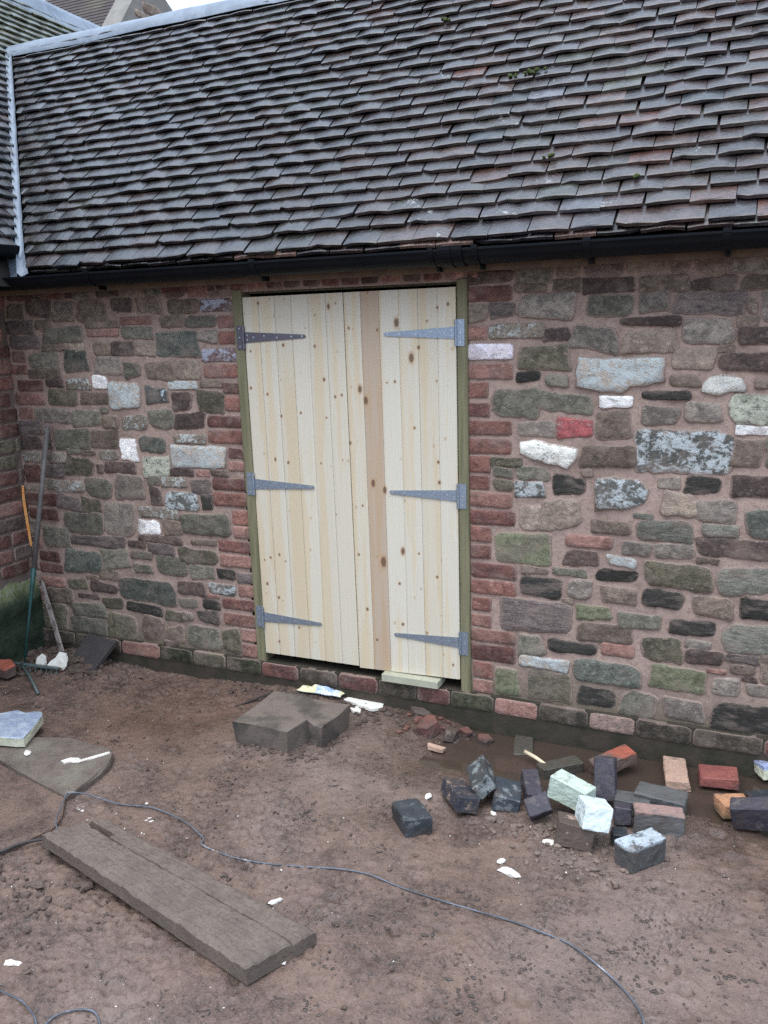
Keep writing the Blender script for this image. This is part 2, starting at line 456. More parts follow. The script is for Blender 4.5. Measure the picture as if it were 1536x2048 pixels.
# measured layout: wall stones (x0 x1 z0 z1 in mm and stone kind), shaped stones, knots, loose bricks (place, turn, size)
STONES = "-2040 -1922 1918 1987 b;-1911 -1716 1920 2010 v;-1714 -1568 1896 1940 b;-1556 -1340 1897 1994 b;-1314 -1187 1922 1996 v;-1163 -993 1920 1990 b;-2048 -1862 1845 1904 u;-1847 -1728 1854 1906 b;-1807 -1513 1783 1867 g;-1495 -1289 1813 1854 p;-1498 -1284 1859 1883 b;-1265 -1068 1800 1852 g;-2038 -1829 1751 1831 u;-1812 -1650 1742 1774 b;-1471 -1355 1731 1782 b;-1348 -1194 1717 1779 v;-1190 -1068 1712 1780 t;-2037 -1940 1684 1745 r;-1917 -1703 1643 1729 g;-1686 -1506 1622 1736 G;-1466 -1284 1615 1705 n;-1282 -1157 1602 1688 g;-1142 -963 1589 1686 b;-2057 -1933 1617 1671 p;-1928 -1704 1597 1636 b;-2024 -1828 1528 1589 r;-1807 -1692 1556 1593 v;-1666 -1507 1550 1599 f;-1489 -1394 1549 1609 w;-1392 -1168 1441 1580 l;-1139 -1006 1476 1555 j;-2049 -1829 1453 1521 p;-1814 -1606 1455 1546 o;-1590 -1395 1458 1527 b;-2034 -1923 1373 1439 p;-1912 -1669 1349 1428 n;-1665 -1462 1347 1431 g;-1455 -1346 1341 1407 b;-1313 -1154 1338 1406 f;-1136 -979 1342 1441 g;-2047 -1862 1286 1363 u;-1805 -1540 1222 1331 g;-1532 -1345 1229 1323 b;-1337 -1234 1171 1301 w;-1210 -1029 1223 1318 G;-2056 -1888 1202 1276 v;-2034 -1899 1138 1195 f;-1865 -1730 1145 1201 n;-1736 -1529 1068 1180 o;-1490 -1363 1173 1213 f;-1460 -1250 1098 1159 v;-1227 -1045 1098 1204 y;-1518 -1479 1088 1136 v;-971 -792 1917 1977 b;-778 -591 1914 1975 L;-1024 -880 1850 1901 b;-865 -689 1846 1896 g;-682 -586 1836 1898 p;-805 -695 1774 1827 n;-681 -581 1760 1822 R;-1058 -800 1707 1825 G;-955 -811 1602 1685 t;-787 -580 1677 1743 L;-782 -575 1599 1665 R;-1001 -829 1549 1580 l;-802 -677 1556 1583 b;-675 -577 1523 1577 r;-670 -576 1435 1514 R;-993 -863 1443 1518 v;-840 -676 1436 1541 o;-980 -789 1339 1422 v;-781 -575 1357 1416 r;-783 -569 1276 1348 R;-996 -796 1276 1314 f;-1016 -680 1146 1255 l;-667 -572 1203 1259 r;-672 -573 1140 1190 p;-2049 -1917 1016 1124 r;-1885 -1740 1060 1138 u;-1830 -1619 973 1037 f;-1893 -1833 987 1044 n;-2057 -1809 886 959 r;-2046 -1821 806 872 r;-1609 -1431 956 1067 g;-1400 -1196 951 1084 n;-1174 -1097 944 1038 v;-1074 -869 924 1020 m;-1097 -939 1044 1087 f;-1819 -1665 880 955 u;-1648 -1516 876 946 o;-1793 -1520 757 861 g;-1508 -1294 748 919 n;-1258 -1001 871 932 f;-1279 -1122 780 853 w;-1964 -1773 654 786 g;-1766 -1376 678 739 u;-1346 -1240 694 736 v;-2002 -1846 561 625 r;-2012 -1833 494 551 r;-1815 -1548 516 649 G;-1543 -1365 559 678 g;-1331 -1196 633 676 g;-1330 -1204 556 612 g;-2014 -1830 412 473 p;-1811 -1673 415 475 o;-1651 -1450 405 472 v;-1573 -1432 490 549 b;-1426 -1063 384 534 G;-1992 -1784 325 401 b;-1745 -1595 373 394 v;-1802 -1555 266 341 g;-1567 -1434 323 386 o;-1399 -1160 327 377 k;-1141 -1018 311 361 o;-2040 -1839 166 306 o;-1824 -1567 166 246 g;-1554 -1338 175 305 o;-1324 -1171 185 317 b;-912 -801 1020 1091 u;-842 -792 937 1006 k;-777 -565 1039 1103 r;-779 -570 956 1030 R;-669 -569 866 946 R;-667 -567 794 860 p;-1113 -992 788 863 b;-982 -684 794 917 g;-1270 -991 738 769 v;-1224 -1044 679 734 u;-935 -779 743 769 b;-1013 -781 638 733 o;-764 -569 718 781 r;-763 -567 639 706 p;-1172 -972 553 664 g;-950 -808 558 623 g;-780 -677 573 623 k;-662 -561 561 621 u;-1043 -871 468 531 v;-834 -683 492 543 m;-660 -562 484 551 p;-1039 -918 393 438 g;-885 -782 405 450 k;-766 -560 411 472 r;-931 -785 319 382 k;-1021 -965 317 360 n;-765 -562 322 391 p;-1139 -1035 192 271 b;-1007 -790 174 291 g;-774 -673 176 302 o;-662 -563 246 319 p;-661 -558 157 234 p;582 776 1912 1976 r;581 669 1830 1899 t;677 782 1850 1901 u;581 669 1755 1820 p;580 780 1673 1741 P;580 783 1592 1663 p;579 677 1513 1582 R;582 680 1432 1494 r;581 779 1352 1420 R;581 777 1273 1341 R;582 781 1985 2031 v;805 1038 1839 1936 n;680 905 1765 1820 f;916 1013 1751 1809 v;1021 1204 1709 1805 n;804 1023 1633 1730 o;797 892 1585 1621 k;919 1014 1567 1605 g;691 891 1443 1566 g;902 1115 1454 1534 g;798 956 1360 1415 n;974 1105 1357 1424 c;1067 1293 1229 1327 b;1072 1275 1844 1926 g;1284 1393 1854 1924 n;1419 1667 1840 1914 u;1715 1776 1854 1906 n;1719 1780 1796 1845 n;1672 1702 1843 1884 b;955 1055 1945 1996 b;1065 1268 1938 1988 v;1287 1461 1930 1979 b;1475 1637 1922 1970 v;1650 1764 1923 1963 b;1213 1442 1802 1833 v;1223 1437 1699 1783 t;1454 1634 1727 1813 n;1648 1785 1715 1779 v;1419 1569 1630 1702 t;1592 1783 1627 1683 v;1406 1515 1563 1609 b;1719 1788 1560 1590 b;1312 1485 1509 1546 k;1139 1274 1487 1518 w;1305 1452 1418 1485 n;1470 1605 1424 1501 n;1630 1811 1432 1531 y;1666 1808 1382 1418 w;1134 1282 1348 1470 b;1308 1646 1237 1403 m;1664 1764 1266 1358 b;1770 1839 1260 1365 g;583 683 1189 1266 R;583 680 1114 1181 R;586 781 1036 1106 p;588 796 957 1025 r;591 689 877 951 R;590 689 799 868 R;593 800 714 784 r;592 801 636 709 R;595 689 553 624 R;595 689 478 541 p;594 802 411 473 p;686 824 1224 1260 o;703 786 1175 1216 g;797 943 1167 1218 g;697 784 1122 1161 o;797 920 1099 1153 m;957 1104 1113 1188 k;807 914 958 1060 t;921 1086 963 1082 t;703 959 804 934 M;1012 1215 887 944 p;1013 1166 813 874 v;823 933 755 783 b;960 1108 758 789 g;823 994 652 732 k;1021 1133 662 743 n;730 1040 488 621 u;1061 1204 572 631 M;1378 1455 1152 1203 n;1483 1627 1145 1217 k;1649 1831 1135 1233 v;1397 1525 1032 1132 t;1535 1691 1037 1123 n;1718 1840 984 1098 G;1120 1278 953 1009 b;1307 1523 951 1021 e;1298 1369 1031 1047 e;1555 1686 984 1025 e;1248 1365 868 929 n;1387 1525 873 930 n;1542 1847 896 972 v;1191 1307 820 863 l;1148 1310 752 796 k;1341 1603 753 848 o;1635 1855 755 869 e;1169 1308 654 720 b;1346 1501 653 726 k;1542 1695 641 730 b;1721 1863 651 728 k;1242 1409 562 625 g;1444 1611 554 630 k;594 800 320 402 r;600 695 233 313 R;599 695 159 227 p;1074 1307 481 557 b;808 927 383 477 g;958 1153 405 460 k;1177 1317 417 479 p;817 1039 320 367 l;1067 1349 289 392 G;701 810 161 295 M;847 1055 168 294 o;1641 1872 501 625 e;1330 1506 422 540 o;1519 1613 502 534 n;1512 1661 431 488 v;1396 1590 293 409 M;1693 1789 413 450 b;1629 1729 314 387 n;1761 1886 328 371 n;1084 1243 176 264 k;1269 1419 169 274 g;1445 1604 174 266 n;1635 1894 160 294 k"
STONES_SMALL = "1476 1592 1980 2068 b;-980 -852 1988 2068 v;1604 1776 1980 2068 n;1788 1928 1952 2036 b;1800 1928 1652 1724 b;1800 1928 1836 1916 v;1068 1216 2000 2068 u;-840 -720 1988 2068 p;1824 1928 1464 1556 b;-1704 -1588 2004 2068 b;796 944 1988 2068 g;-1576 -1428 2008 2068 g;-1416 -1272 2008 2068 u;-1260 -1104 2008 2068 t;1228 1396 2000 2068 t;1852 1928 1068 1164 b;1852 1928 1280 1356 g;-2060 -1976 708 796 g;1804 1928 384 492 b;1860 1928 968 1056 b;1800 1928 1736 1824 n;1868 1928 844 920 v;-2060 -1952 2020 2068 b;-1940 -1756 2020 2068 v;1876 1928 740 816 g;1800 1928 1568 1640 b;-1272 -1072 1864 1908 p;-708 -600 1988 2068 b;1884 1928 608 684 b;1824 1928 1376 1452 g;1852 1928 1176 1268 b;-1092 -992 2000 2068 g;-2060 -2024 568 664 b;956 1056 2008 2068 b;-2060 -2028 412 496 t;-1704 -1568 1952 1992 n;-2060 -1912 972 1004 t;-1032 -884 1104 1136 v;-2060 -2004 316 400 p;1408 1464 1992 2068 b;-1848 -1816 1256 1340 p;1884 1928 504 596 b;1676 1792 460 492 u;788 916 1948 1976 b;-1184 -1108 1048 1088 g;-872 -788 1104 1136 p;-1636 -1524 1748 1772 t;612 724 2044 2068 n;-2012 -1976 636 696 p;1648 1708 1792 1828 b;1540 1624 860 884 b;-1876 -1816 1212 1244 g;-1156 -1064 160 180 v;-776 -684 1116 1136 b;-1716 -1624 1192 1212 g;-1612 -1520 1192 1212 b;1788 1880 2048 2068 b;-2060 -2024 508 556 b;1876 1928 696 728 u;1860 1928 932 956 u;1604 1680 400 420 p;-856 -780 460 480 p;-1660 -1584 484 504 b;-1448 -1404 1420 1448 g;736 784 2044 2068 t;1584 1636 1696 1716 b;1744 1792 384 404 v;1008 1048 632 652 b;1076 1116 1200 1220 b;-2060 -2024 676 696 v"
POLYS = [('l', [(1043, 1685), (1177, 1679), (1395, 1681), (1394, 1580), (1326, 1568), (1273, 1558), (1230, 1533), (1147, 1537), (1040, 1562)]), ('W', [(807, 1329), (877, 1341), (1061, 1308), (1057, 1271), (1022, 1222), (942, 1235), (856, 1258), (805, 1283)]), ('W', [(1529, 1580), (1550, 1604), (1603, 1611), (1670, 1599), (1694, 1566), (1691, 1545), (1638, 1545), (1585, 1530), (1526, 1542)]), ('m', [(1128, 1190), (1216, 1202), (1316, 1191), (1354, 1144), (1344, 1087), (1295, 1076), (1246, 1057), (1135, 1047)])]
KNOTS = "-0.442,1.946,9 -0.377,1.963,9 -0.302,1.96,9 -0.516,1.899,9 -0.358,1.886,9 -0.328,1.879,9 -0.143,1.883,9 -0.072,1.919,16 -0.037,1.931,9 -0.196,1.827,9 -0.245,1.809,9 -0.317,1.751,9 -0.409,1.723,9 -0.496,1.726,9 -0.15,1.744,9 -0.035,1.718,9 -0.233,1.625,9 -0.109,1.592,9 -0.339,1.59,9 -0.416,1.523,9 -0.507,1.552,9 -0.24,1.437,9 -0.104,1.416,9 -0.346,1.42,9 -0.055,1.514,9 -0.021,1.522,9 0.029,1.559,9 0.072,1.549,14 0.1,1.498,18 0.13,1.517,9 0.166,1.809,13 0.044,1.816,9 0.026,1.821,9 0.124,1.972,9 0.259,1.839,24 0.45,1.897,9 0.499,1.91,9 0.402,1.842,9 0.518,1.722,9 0.361,1.731,9 0.422,1.68,9 0.327,1.686,15 0.206,1.578,9 0.245,1.583,9 0.443,1.586,9 0.493,1.565,9 -0.453,1.236,9 -0.392,1.21,14 -0.321,1.197,9 -0.218,1.251,9 -0.142,1.201,9 -0.089,1.19,9 -0.028,1.22,9 -0,1.217,9 0.053,1.313,9 0.014,1.302,9 0.265,1.237,9 0.336,1.379,9 0.481,1.335,9 0.427,1.3,9 0.446,1.229,9 0.45,1.137,9 0.145,1.134,9 0.125,1.118,16 0.182,1.089,18 0.202,1.06,9 0.282,1.044,9 -0.073,0.958,9 0.033,0.999,9 0.067,1.009,9 -0.328,0.959,9 -0.211,0.931,9 -0.449,0.714,9 -0.485,0.698,9 -0.364,0.701,9 -0.398,0.733,9 -0.221,0.772,9 0.266,0.805,18 0.346,0.801,9 0.456,0.78,9 0.134,0.768,9 0.167,0.745,22 0.039,0.77,9 -0.477,0.575,9 -0.484,0.524,9 -0.392,0.494,9 -0.414,0.509,9 0.246,0.647,9 0.354,0.632,9 0.321,0.587,9 0.434,0.697,9 0.029,0.491,9 0.075,0.502,9 0.258,0.448,9 0.217,0.45,9 0.38,0.42,9 0.452,0.513,9 0.459,0.324,9 0.122,0.353,9 -0.306,0.363,9 -0.426,0.273,9 -0.215,0.295,9 0.004,0.276,9 0.508,0.28,9"
BRK = {'B1': [[0.6437, -0.8811, 0.0281], [-0.015, 0.048, 0.737], [0.1039, 0.151, 0.0692]], 'B2': [[0.7653, -0.6803, 0.0375], [-0.067, 0.26, 0.667], [0.0887, 0.182, 0.0631]], 'B3': [[0.8258, -0.5936, 0.082], [-0.049, -0.675, 0.467], [0.0797, 0.1866, 0.0611]], 'B4': [[0.93, -0.6042, 0.0307], [0.016, 0.185, 0.285], [0.1066, 0.1423, 0.0611]], 'B5': [[1.0117, -0.5268, 0.039], [0.112, 0.054, 0.383], [0.0702, 0.1605, 0.0572]], 'B6': [[1.0762, -0.6882, 0.062], [0.827, -0.377, 0.455], [0.0911, 0.0693, 0.0689]], 'B7': [[1.1745, -0.5664, 0.0753], [-0.052, 0.108, -0.321], [0.1578, 0.0809, 0.0906]], 'B8': [[1.2886, -0.7524, 0.1163], [-0.24, 0.223, 0.411], [0.0989, 0.1193, 0.0879]], 'B9': [[1.2282, -0.7782, 0.049], [-0.169, 0.141, 0.187], [0.1265, 0.0964, 0.0861]], 'B10': [[1.4593, -0.7951, 0.0394], [-0.052, 0.047, 0.918], [0.1643, 0.0791, 0.0876]], 'B11': [[1.4929, -0.584, 0.0379], [-0.036, 0.032, 0.198], [0.1712, 0.0616, 0.0887]], 'B12': [[1.4843, -0.414, 0.0257], [0.006, 0.034, -0.037], [0.1838, 0.1032, 0.0647]], 'B13': [[1.3905, -0.4694, 0.0135], [-0.013, -0.019, 0.081], [0.1276, 0.0825, 0.064]], 'B14': [[1.2755, -0.4262, 0.0797], [-0.352, -0.054, 0.079], [0.08, 0.0718, 0.1609]], 'B15': [[1.2701, -0.2054, 0.038], [0.016, -0.19, 0.778], [0.1874, 0.0773, 0.061]], 'B16': [[1.0626, -0.261, -0.0105], [-0.006, -0.026, 0.7], [0.1863, 0.0748, 0.0642]], 'B17': [[0.8625, -0.0749, -0.0273], [0.048, -0.0, 0.232], [0.0855, 0.2094, 0.0356]], 'B18': [[1.5149, -0.1486, 0.0008], [0.017, -0.036, 0.179], [0.0958, 0.2025, 0.0354]], 'B19': [[1.6779, -0.1373, 0.0154], [0.02, -0.032, 0.135], [0.149, 0.1117, 0.0443]], 'B20': [[1.7399, -0.3441, 0.0131], [-0.021, 0.065, 0.52], [0.1185, 0.088, 0.0573]], 'B21': [[1.8111, -0.4586, 0.0651], [0.289, -0.209, 0.01], [0.1485, 0.06, 0.1096]], 'B22': [[1.8464, -0.3164, 0.0251], [0.026, -0.034, 0.442], [0.091, 0.1096, 0.0646]], 'B23': [[1.8604, -0.0259, 0.0317], [0.018, -0.035, 0.663], [0.0883, 0.0625, 0.0603]], 'B24': [[1.3647, -0.5768, 0.0332], [-0.258, 0.039, 0.201], [0.063, 0.0816, 0.0661]], 'B25': [[1.3727, -0.6999, 0.0149], [-0.027, -0.002, 0.216], [0.0556, 0.0668, 0.0488]]}
# ------------------------------------------------------------------ main outbuilding: walls
barn = empty("outbuilding", (0, 0, 0), "low rubble stone outbuilding with dark tiled roof and new pine double doors", "building")

def wall_grid(rects, y, step=.011, amp=.0052, seed=0.0):
    V, Fc = [], []
    for (x0, x1, z0, z1) in rects:
        nx, nz = max(2, int((x1 - x0) / step) + 1), max(2, int((z1 - z0) / step) + 1)
        b = len(V)
        for k in range(nz):
            for i in range(nx):
                x, z = x0 + (x1 - x0) * i / (nx - 1), z0 + (z1 - z0) * k / (nz - 1)
                d = mnoise.noise((x * 9 + seed, z * 9, 1.3)) * .6 + mnoise.noise((x * 34 + seed, z * 34, 4.1)) * .4
                V.append((x, y + amp * d, z))
        for k in range(nz - 1):
            for i in range(nx - 1):
                a = b + k * nx + i
                Fc.append((a, a + 1, a + nx + 1, a + nx))
    return V, Fc

wv, wf = wall_grid([(-2.07, -.585, .15, 2.10), (.587, 3.2, .15, 2.10), (-.585, .587, 2.0, 2.10)], 0.0)
# reveals and back of the door opening, coloured near-black for the shade inside
b0 = len(wv)
wall = mesh("wall", wv, wf, M_MORTAR, barn, True, origin=(0, 0, 1))
M_DARK = simple("dark_interior", (.02, .017, .015), (.012, .011, .01), 5, .95, .1)
rb = MB()
rb.add([(-.585, .004, .15), (-.585, .3, .15), (-.585, .3, 2.0), (-.585, .004, 2.0), (.587, .004, .15), (.587, .3, .15), (.587, .3, 2.0), (.587, .004, 2.0)],
       [(0, 1, 2, 3), (4, 7, 6, 5), (3, 2, 6, 7), (1, 5, 6, 2), (0, 4, 5, 1)])
rb.build("doorway_reveal", M_DARK, barn)

def stone_mesh(name, poly, y_face, h, mat, parent, seed, brick=False, axis='y', back=.03, raw=False):
    """one laid stone: irregular outline, rounded arris, rough face; poly in wall plane (metres), counter-clockwise"""
    rr = random.Random(seed)
    n = len(poly)
    P = np.array(poly)
    c = P.mean(0)
    rings = [(1.0, -back, 1.0), (1.0, -.0015, 1.0), (.955, .4 * h, .92), (.86, .95 * h, .55), (.62, 1.08 * h, .15), (.3, 1.1 * h, 0)]
    size = P.max(0) - P.min(0)
    mn = min(size)
    V, E_ = [], []
    for (k, d, e) in rings:
        inset = (1 - k) * .5 * mn if k > .8 else None
        for p in P:
            v = p - c
            L = np.hypot(*v) + 1e-9
            q = c + v * ((L - inset * 1.15) / L) if inset is not None else c + v * k
            dd = d
            if d > .004:
                s1, s2 = (14, 38)
                dd += h * (.55 if not brick else .35) * mnoise.noise((q[0] * s1, q[1] * s1, seed * .7)) + h * .3 * mnoise.noise((q[0] * s2, q[1] * s2, seed * .3))
            V.append((q[0], y_face - dd, q[1]) if axis == 'y' else (y_face + dd, q[0], q[1]))
            E_.append(e)
    V.append((c[0], y_face - h * 1.1, c[1]) if axis == 'y' else (y_face + h * 1.1, c[0], c[1]))
    E_.append(0)
    f = []
    for r in range(len(rings) - 1):
        for i in range(n):
            a, b = r * n + i, r * n + (i + 1) % n
            q = (a, b, b + n, a + n)
            f.append(q if axis == 'y' else q[::-1])
    r = (len(rings) - 1) * n
    for i in range(n):
        q = (r + i, r + (i + 1) % n, len(V) - 1)
        f.append(q if axis == 'y' else q[::-1])
    if raw:
        return V, f, E_
    return mesh(name, V, f, mat, parent, True, {'edge': E_}, origin=None)

def outline(x0, x1, z0, z1, n, ex, jit, seed):
    """crooked four-cornered outline with worn corners and a ragged edge (ex: how square the corners stay)"""
    rr = random.Random(seed)
    a, b = x1 - x0, z1 - z0
    mn = min(a, b)
    J = lambda: rr.uniform(-1, 1) * jit * mn
    C = [Vector((x0 + J(), z0 + J())), Vector((x1 + J(), z0 + J())), Vector((x1 + J(), z1 + J())), Vector((x0 + J(), z1 + J()))]
    pts = []
    for i in range(4):
        p, q, r = C[i - 1], C[i], C[(i + 1) % 4]
        k = mn * (1.1 / ex) * rr.uniform(.5, 1.7)
        k = min(k, mn * .42)
        s0, s1 = q + (p - q).normalized() * min(k * rr.uniform(.8, 1.8), (p - q).length * .4), q + (r - q).normalized() * min(k * rr.uniform(.8, 1.8), (r - q).length * .4)
        for t in (0, .33, .67, 1):
            pts.append(s0 * (1 - t) ** 2 + q * 2 * t * (1 - t) + s1 * t * t)
    L = [(pts[(i + 1) % len(pts)] - pts[i]).length for i in range(len(pts))]
    per = sum(L)
    o = []
    i, acc = 0, 0.0
    for k in range(n):
        d = k / n * per
        while acc + L[i] < d - 1e-9:
            acc += L[i]
            i += 1
        u = (d - acc) / max(L[i], 1e-9)
        v = pts[i].lerp(pts[(i + 1) % len(pts)], u)
        am = mn * jit * .35
        nx_ = mnoise.noise((v.x * 26, v.y * 26, seed * 1.7)) * am + mnoise.noise((v.x * 80, v.y * 80, seed)) * am * .6
        nz_ = mnoise.noise((v.x * 26, v.y * 26, seed * 2.9 + 5)) * am + mnoise.noise((v.x * 80, v.y * 80, seed + 9)) * am * .6
        o.append((v.x + nx_, v.y + nz_))
    return o

sid = 0
for item in (STONES + ';' + STONES_SMALL).split(';'):
    x0, x1, z0, z1, code = item.split()
    x0, x1, z0, z1 = [int(q) / 1000 for q in (x0, x1, z0, z1)]
    z1 = min(z1, 2.09)
    if z1 - z0 < .015:
        continue
    sid += 1
    rr = random.Random(sid * 13 + 5)
    w, hh = x1 - x0, z1 - z0
    if code in 'rRpPL':
        po = outline(x0, x1, z0, z1, 28, 14, .035, sid)
        stone_mesh("brick", po, -.002, rr.uniform(.004, .007), STONE[code], wall, sid, True)
    elif code in 'lWm' and w > .35 and code == 'l' and x0 > 0:
        continue
    else:
        ex = rr.choice((4, 6, 9, 13)) if hh > .05 else rr.choice((3, 5, 8))
        po = outline(x0 - .0055, x1 + .0055, z0 - .005, z1 + .005, 44, ex, rr.uniform(.10, .22), sid)
        stone_mesh("stone", po, -.001, rr.uniform(.004, .010), STONE[code], wall, sid)
for code, pts in POLYS:
    P = [(x / 1000, z / 1000) for x, z in pts][::-1]
    Q = []
    for i in range(len(P)):
        a, b = P[i], P[(i + 1) % len(P)]
        k = max(1, int(math.hypot(b[0] - a[0], b[1] - a[1]) / .03))
        for j in range(k):
            t = j / k
            Q.append((a[0] + (b[0] - a[0]) * t + rnd.uniform(-.004, .004), a[1] + (b[1] - a[1]) * t + rnd.uniform(-.004, .004)))
    sid += 1
    stone_mesh("stone", Q, -.001, .016, STONE[code], wall, sid)
# courses of the wall beyond the photograph's edge, seen only from the side
zz, EV, EF, EE, EM = .2, [], [], [], []
kinds = list('bgnouvG')
while zz < 2.0:
    hh = rnd.uniform(.085, .15)
    xx = 1.95 + rnd.uniform(0, .1)
    while xx < 2.9:
        w = rnd.uniform(.16, .34)
        sid += 1
        if zz + hh < 2.05:
            k = rnd.randrange(len(kinds))
            v, f, e = stone_mesh("stone", outline(xx, xx + w - .02, zz, zz + hh - .018, 22, 5, .16, sid), -.001, .012, None, None, sid, raw=True)
            b = len(EV)
            EV += v
            EF += [tuple(i + b for i in q) for q in f]
            EE += e
            EM += [k] * len(f)
        xx += w
    zz += hh
mesh("stones_beyond", EV, EF, None, wall, True, {'edge': EE}, None, [STONE[k] for k in kinds], EM)['kind'] = 'stuff'
# dark brick courses tucked under the eaves and the header course over the doors
xx = -2.03
while xx < .6:
    w = .205 if xx < -.6 else .098
    sid += 1
    stone_mesh("brick", outline(xx, xx + w - .012, 2.008, 2.075, 20, 14, .03, sid), -.002, .005, STONE[rnd.choice('rvrp')], wall, sid, True)
    xx += w

# plinth: two courses of brick, a little proud of the wall
pl_v, pl_f = wall_grid([(-2.07, 3.2, -.12, .157)], -.026, .02, .003, 9.0)
nb = len(pl_v)
pl_v += [(-2.07, -.026, .157), (3.2, -.026, .157), (3.2, .35, .160), (-2.07, .35, .160)]
pl_f.append((nb, nb + 1, nb + 2, nb + 3))
M_PLINTH = simple("damp_plinth_mortar", (.062, .046, .034), (.034, .032, .02), 8, .8, .3, .8, dirt=(.03, .024, .017))
plinth = mesh("plinth", pl_v, pl_f, M_PLINTH, barn, False, origin=(0, 0, 0))
PB = [(-2.05, -1.775, 'd'), (-1.775, -1.442, 'd'), (-1.442, -1.174, 'p'), (-1.174, -.96, 'D'), (-.96, -.747, 'o'), (-.747, -.532, 'D'), (-.532, -.31, 'r'), (-.31, -.09, 'd'),
      (-.09, .13, 'r'), (.13, .33, 'd'), (.33, .498, 'r'), (.498, .71, 'D'), (.71, .914, 'p'), (.914, 1.137, 'd'), (1.137, 1.335, 'q'), (1.335, 1.565, 'd'), (1.565, 1.836, 'd'),
      (1.836, 2.06, 'r'), (2.06, 2.28, 'd'), (2.28, 2.5, 'd'), (2.5, 2.72, 'r')]
for x0, x1, c in PB:
    sid += 1
    stone_mesh("brick", outline(x0 + .003, x1 - .004, .080, .157, 24, 14, .03, sid), -.028, .0035, STONE[c], plinth, sid, True, back=.02)

# ------------------------------------------------------------------ doors
def board_mat():
    t = NT("new_pine_board")
    co = t.coord(scale=(1, 1, 1))
    sp = t.n.new("ShaderNodeSeparateXYZ")
    t.l.new(co, sp.inputs[0])
    gw = t.attr('gw')
    cb = t.n.new("ShaderNodeCombineXYZ")
    t.l.new(t.math('ADD', sp.outputs[0], gw), cb.inputs[0])
    t.l.new(t.math('MULTIPLY', sp.outputs[1], .2), cb.inputs[1])
    t.l.new(t.math('MULTIPLY', sp.outputs[2], .045), cb.inputs[2])
    n1 = t.noise(cb.outputs[0], 22, 3, .5)
    n2 = t.noise(cb.outputs[0], 160, 4, .6)
    wv_ = t.n.new("ShaderNodeTexWave")
    wv_.wave_type = 'BANDS'
    wv_.bands_direction = 'X'
    t.l.new(cb.outputs[0], wv_.inputs[0])
    wv_.inputs['Scale'].default_value = 26
    wv_.inputs['Distortion'].default_value = 5
    wv_.inputs['Detail'].default_value = 2
    wv_.inputs['Detail Scale'].default_value = 1.2
    tint = t.obj('Color')
    sap = t.mix(1.0, tint, (.97, 1.0, 1.05), 'MULTIPLY')
    heart = t.mix(1.0, tint, (.96, .91, .84), 'MULTIPLY')
    col = t.mix(t.ramp(n1, .46, .58), sap, heart)
    col = t.mix(t.math('MULTIPLY', t.ramp(wv_.outputs['Fac'], .55, .95), .13), col, (.48, .33, .2))
    col = t.mix(t.math('MULTIPLY', t.ramp(n2, .55, .8), .16), col, (.42, .29, .18))
    k = t.attr('knot')
    col = t.mix(t.math('MULTIPLY', t.ramp(k, .15, .55), .55), col, (.46, .28, .15))
    col = t.mix(t.math('MULTIPLY', t.ramp(t.math('ADD', k, t.math('MULTIPLY', t.math('SUBTRACT', n2, .5), .3)), .62, .85), .85), col, (.13, .07, .04))
    t.bump(n2, .12, .002)
    return t.done(col, .55, .3)
M_BOARD = board_mat()
def green_post():
    t = NT("green_treated_timber")
    co = t.coord(scale=(1, 1, .06))
    n1 = t.noise(co, 45, 5, .6)
    n2 = t.noise(t.coord(), 9, 4, .6)
    col = t.mix(t.ramp(n1, .35, .68), (.22, .195, .115), (.14, .128, .07))
    col = t.mix(t.math('MULTIPLY', t.ramp(n2, .58, .75), .5), col, (.1, .095, .05))
    t.bump(n1, .3, .003)
    return t.done(col, .7, .3)
M_POST = green_post()
KN = [tuple(float(q) for q in k.split(',')) for k in KNOTS.split()]

frame = MB()
frame.box(-.5, .5, .03, .05, 2.002, 2.004)
door_frame = frame.build("door_frame", M_POST, barn)
for (xt, xb, w, nm) in ((-.582, -.560, .050, 'L'), (.537, .546, .047, 'R')):
    pb = MB()
    pb.bbox(0, w, -.016, .075, .150, 2.012, .003, seed=3)
    pv = [(x + xt + (xb - xt) * (2.0 - z) / 1.85, y, z) for x, y, z in pb.v]
    mesh("post", pv, pb.f, M_POST, door_frame)
hb = MB()
hb.bbox(-.532, .537, .035, .075, 1.992, 2.03, .003)
hb.build("head", M_POST, door_frame)

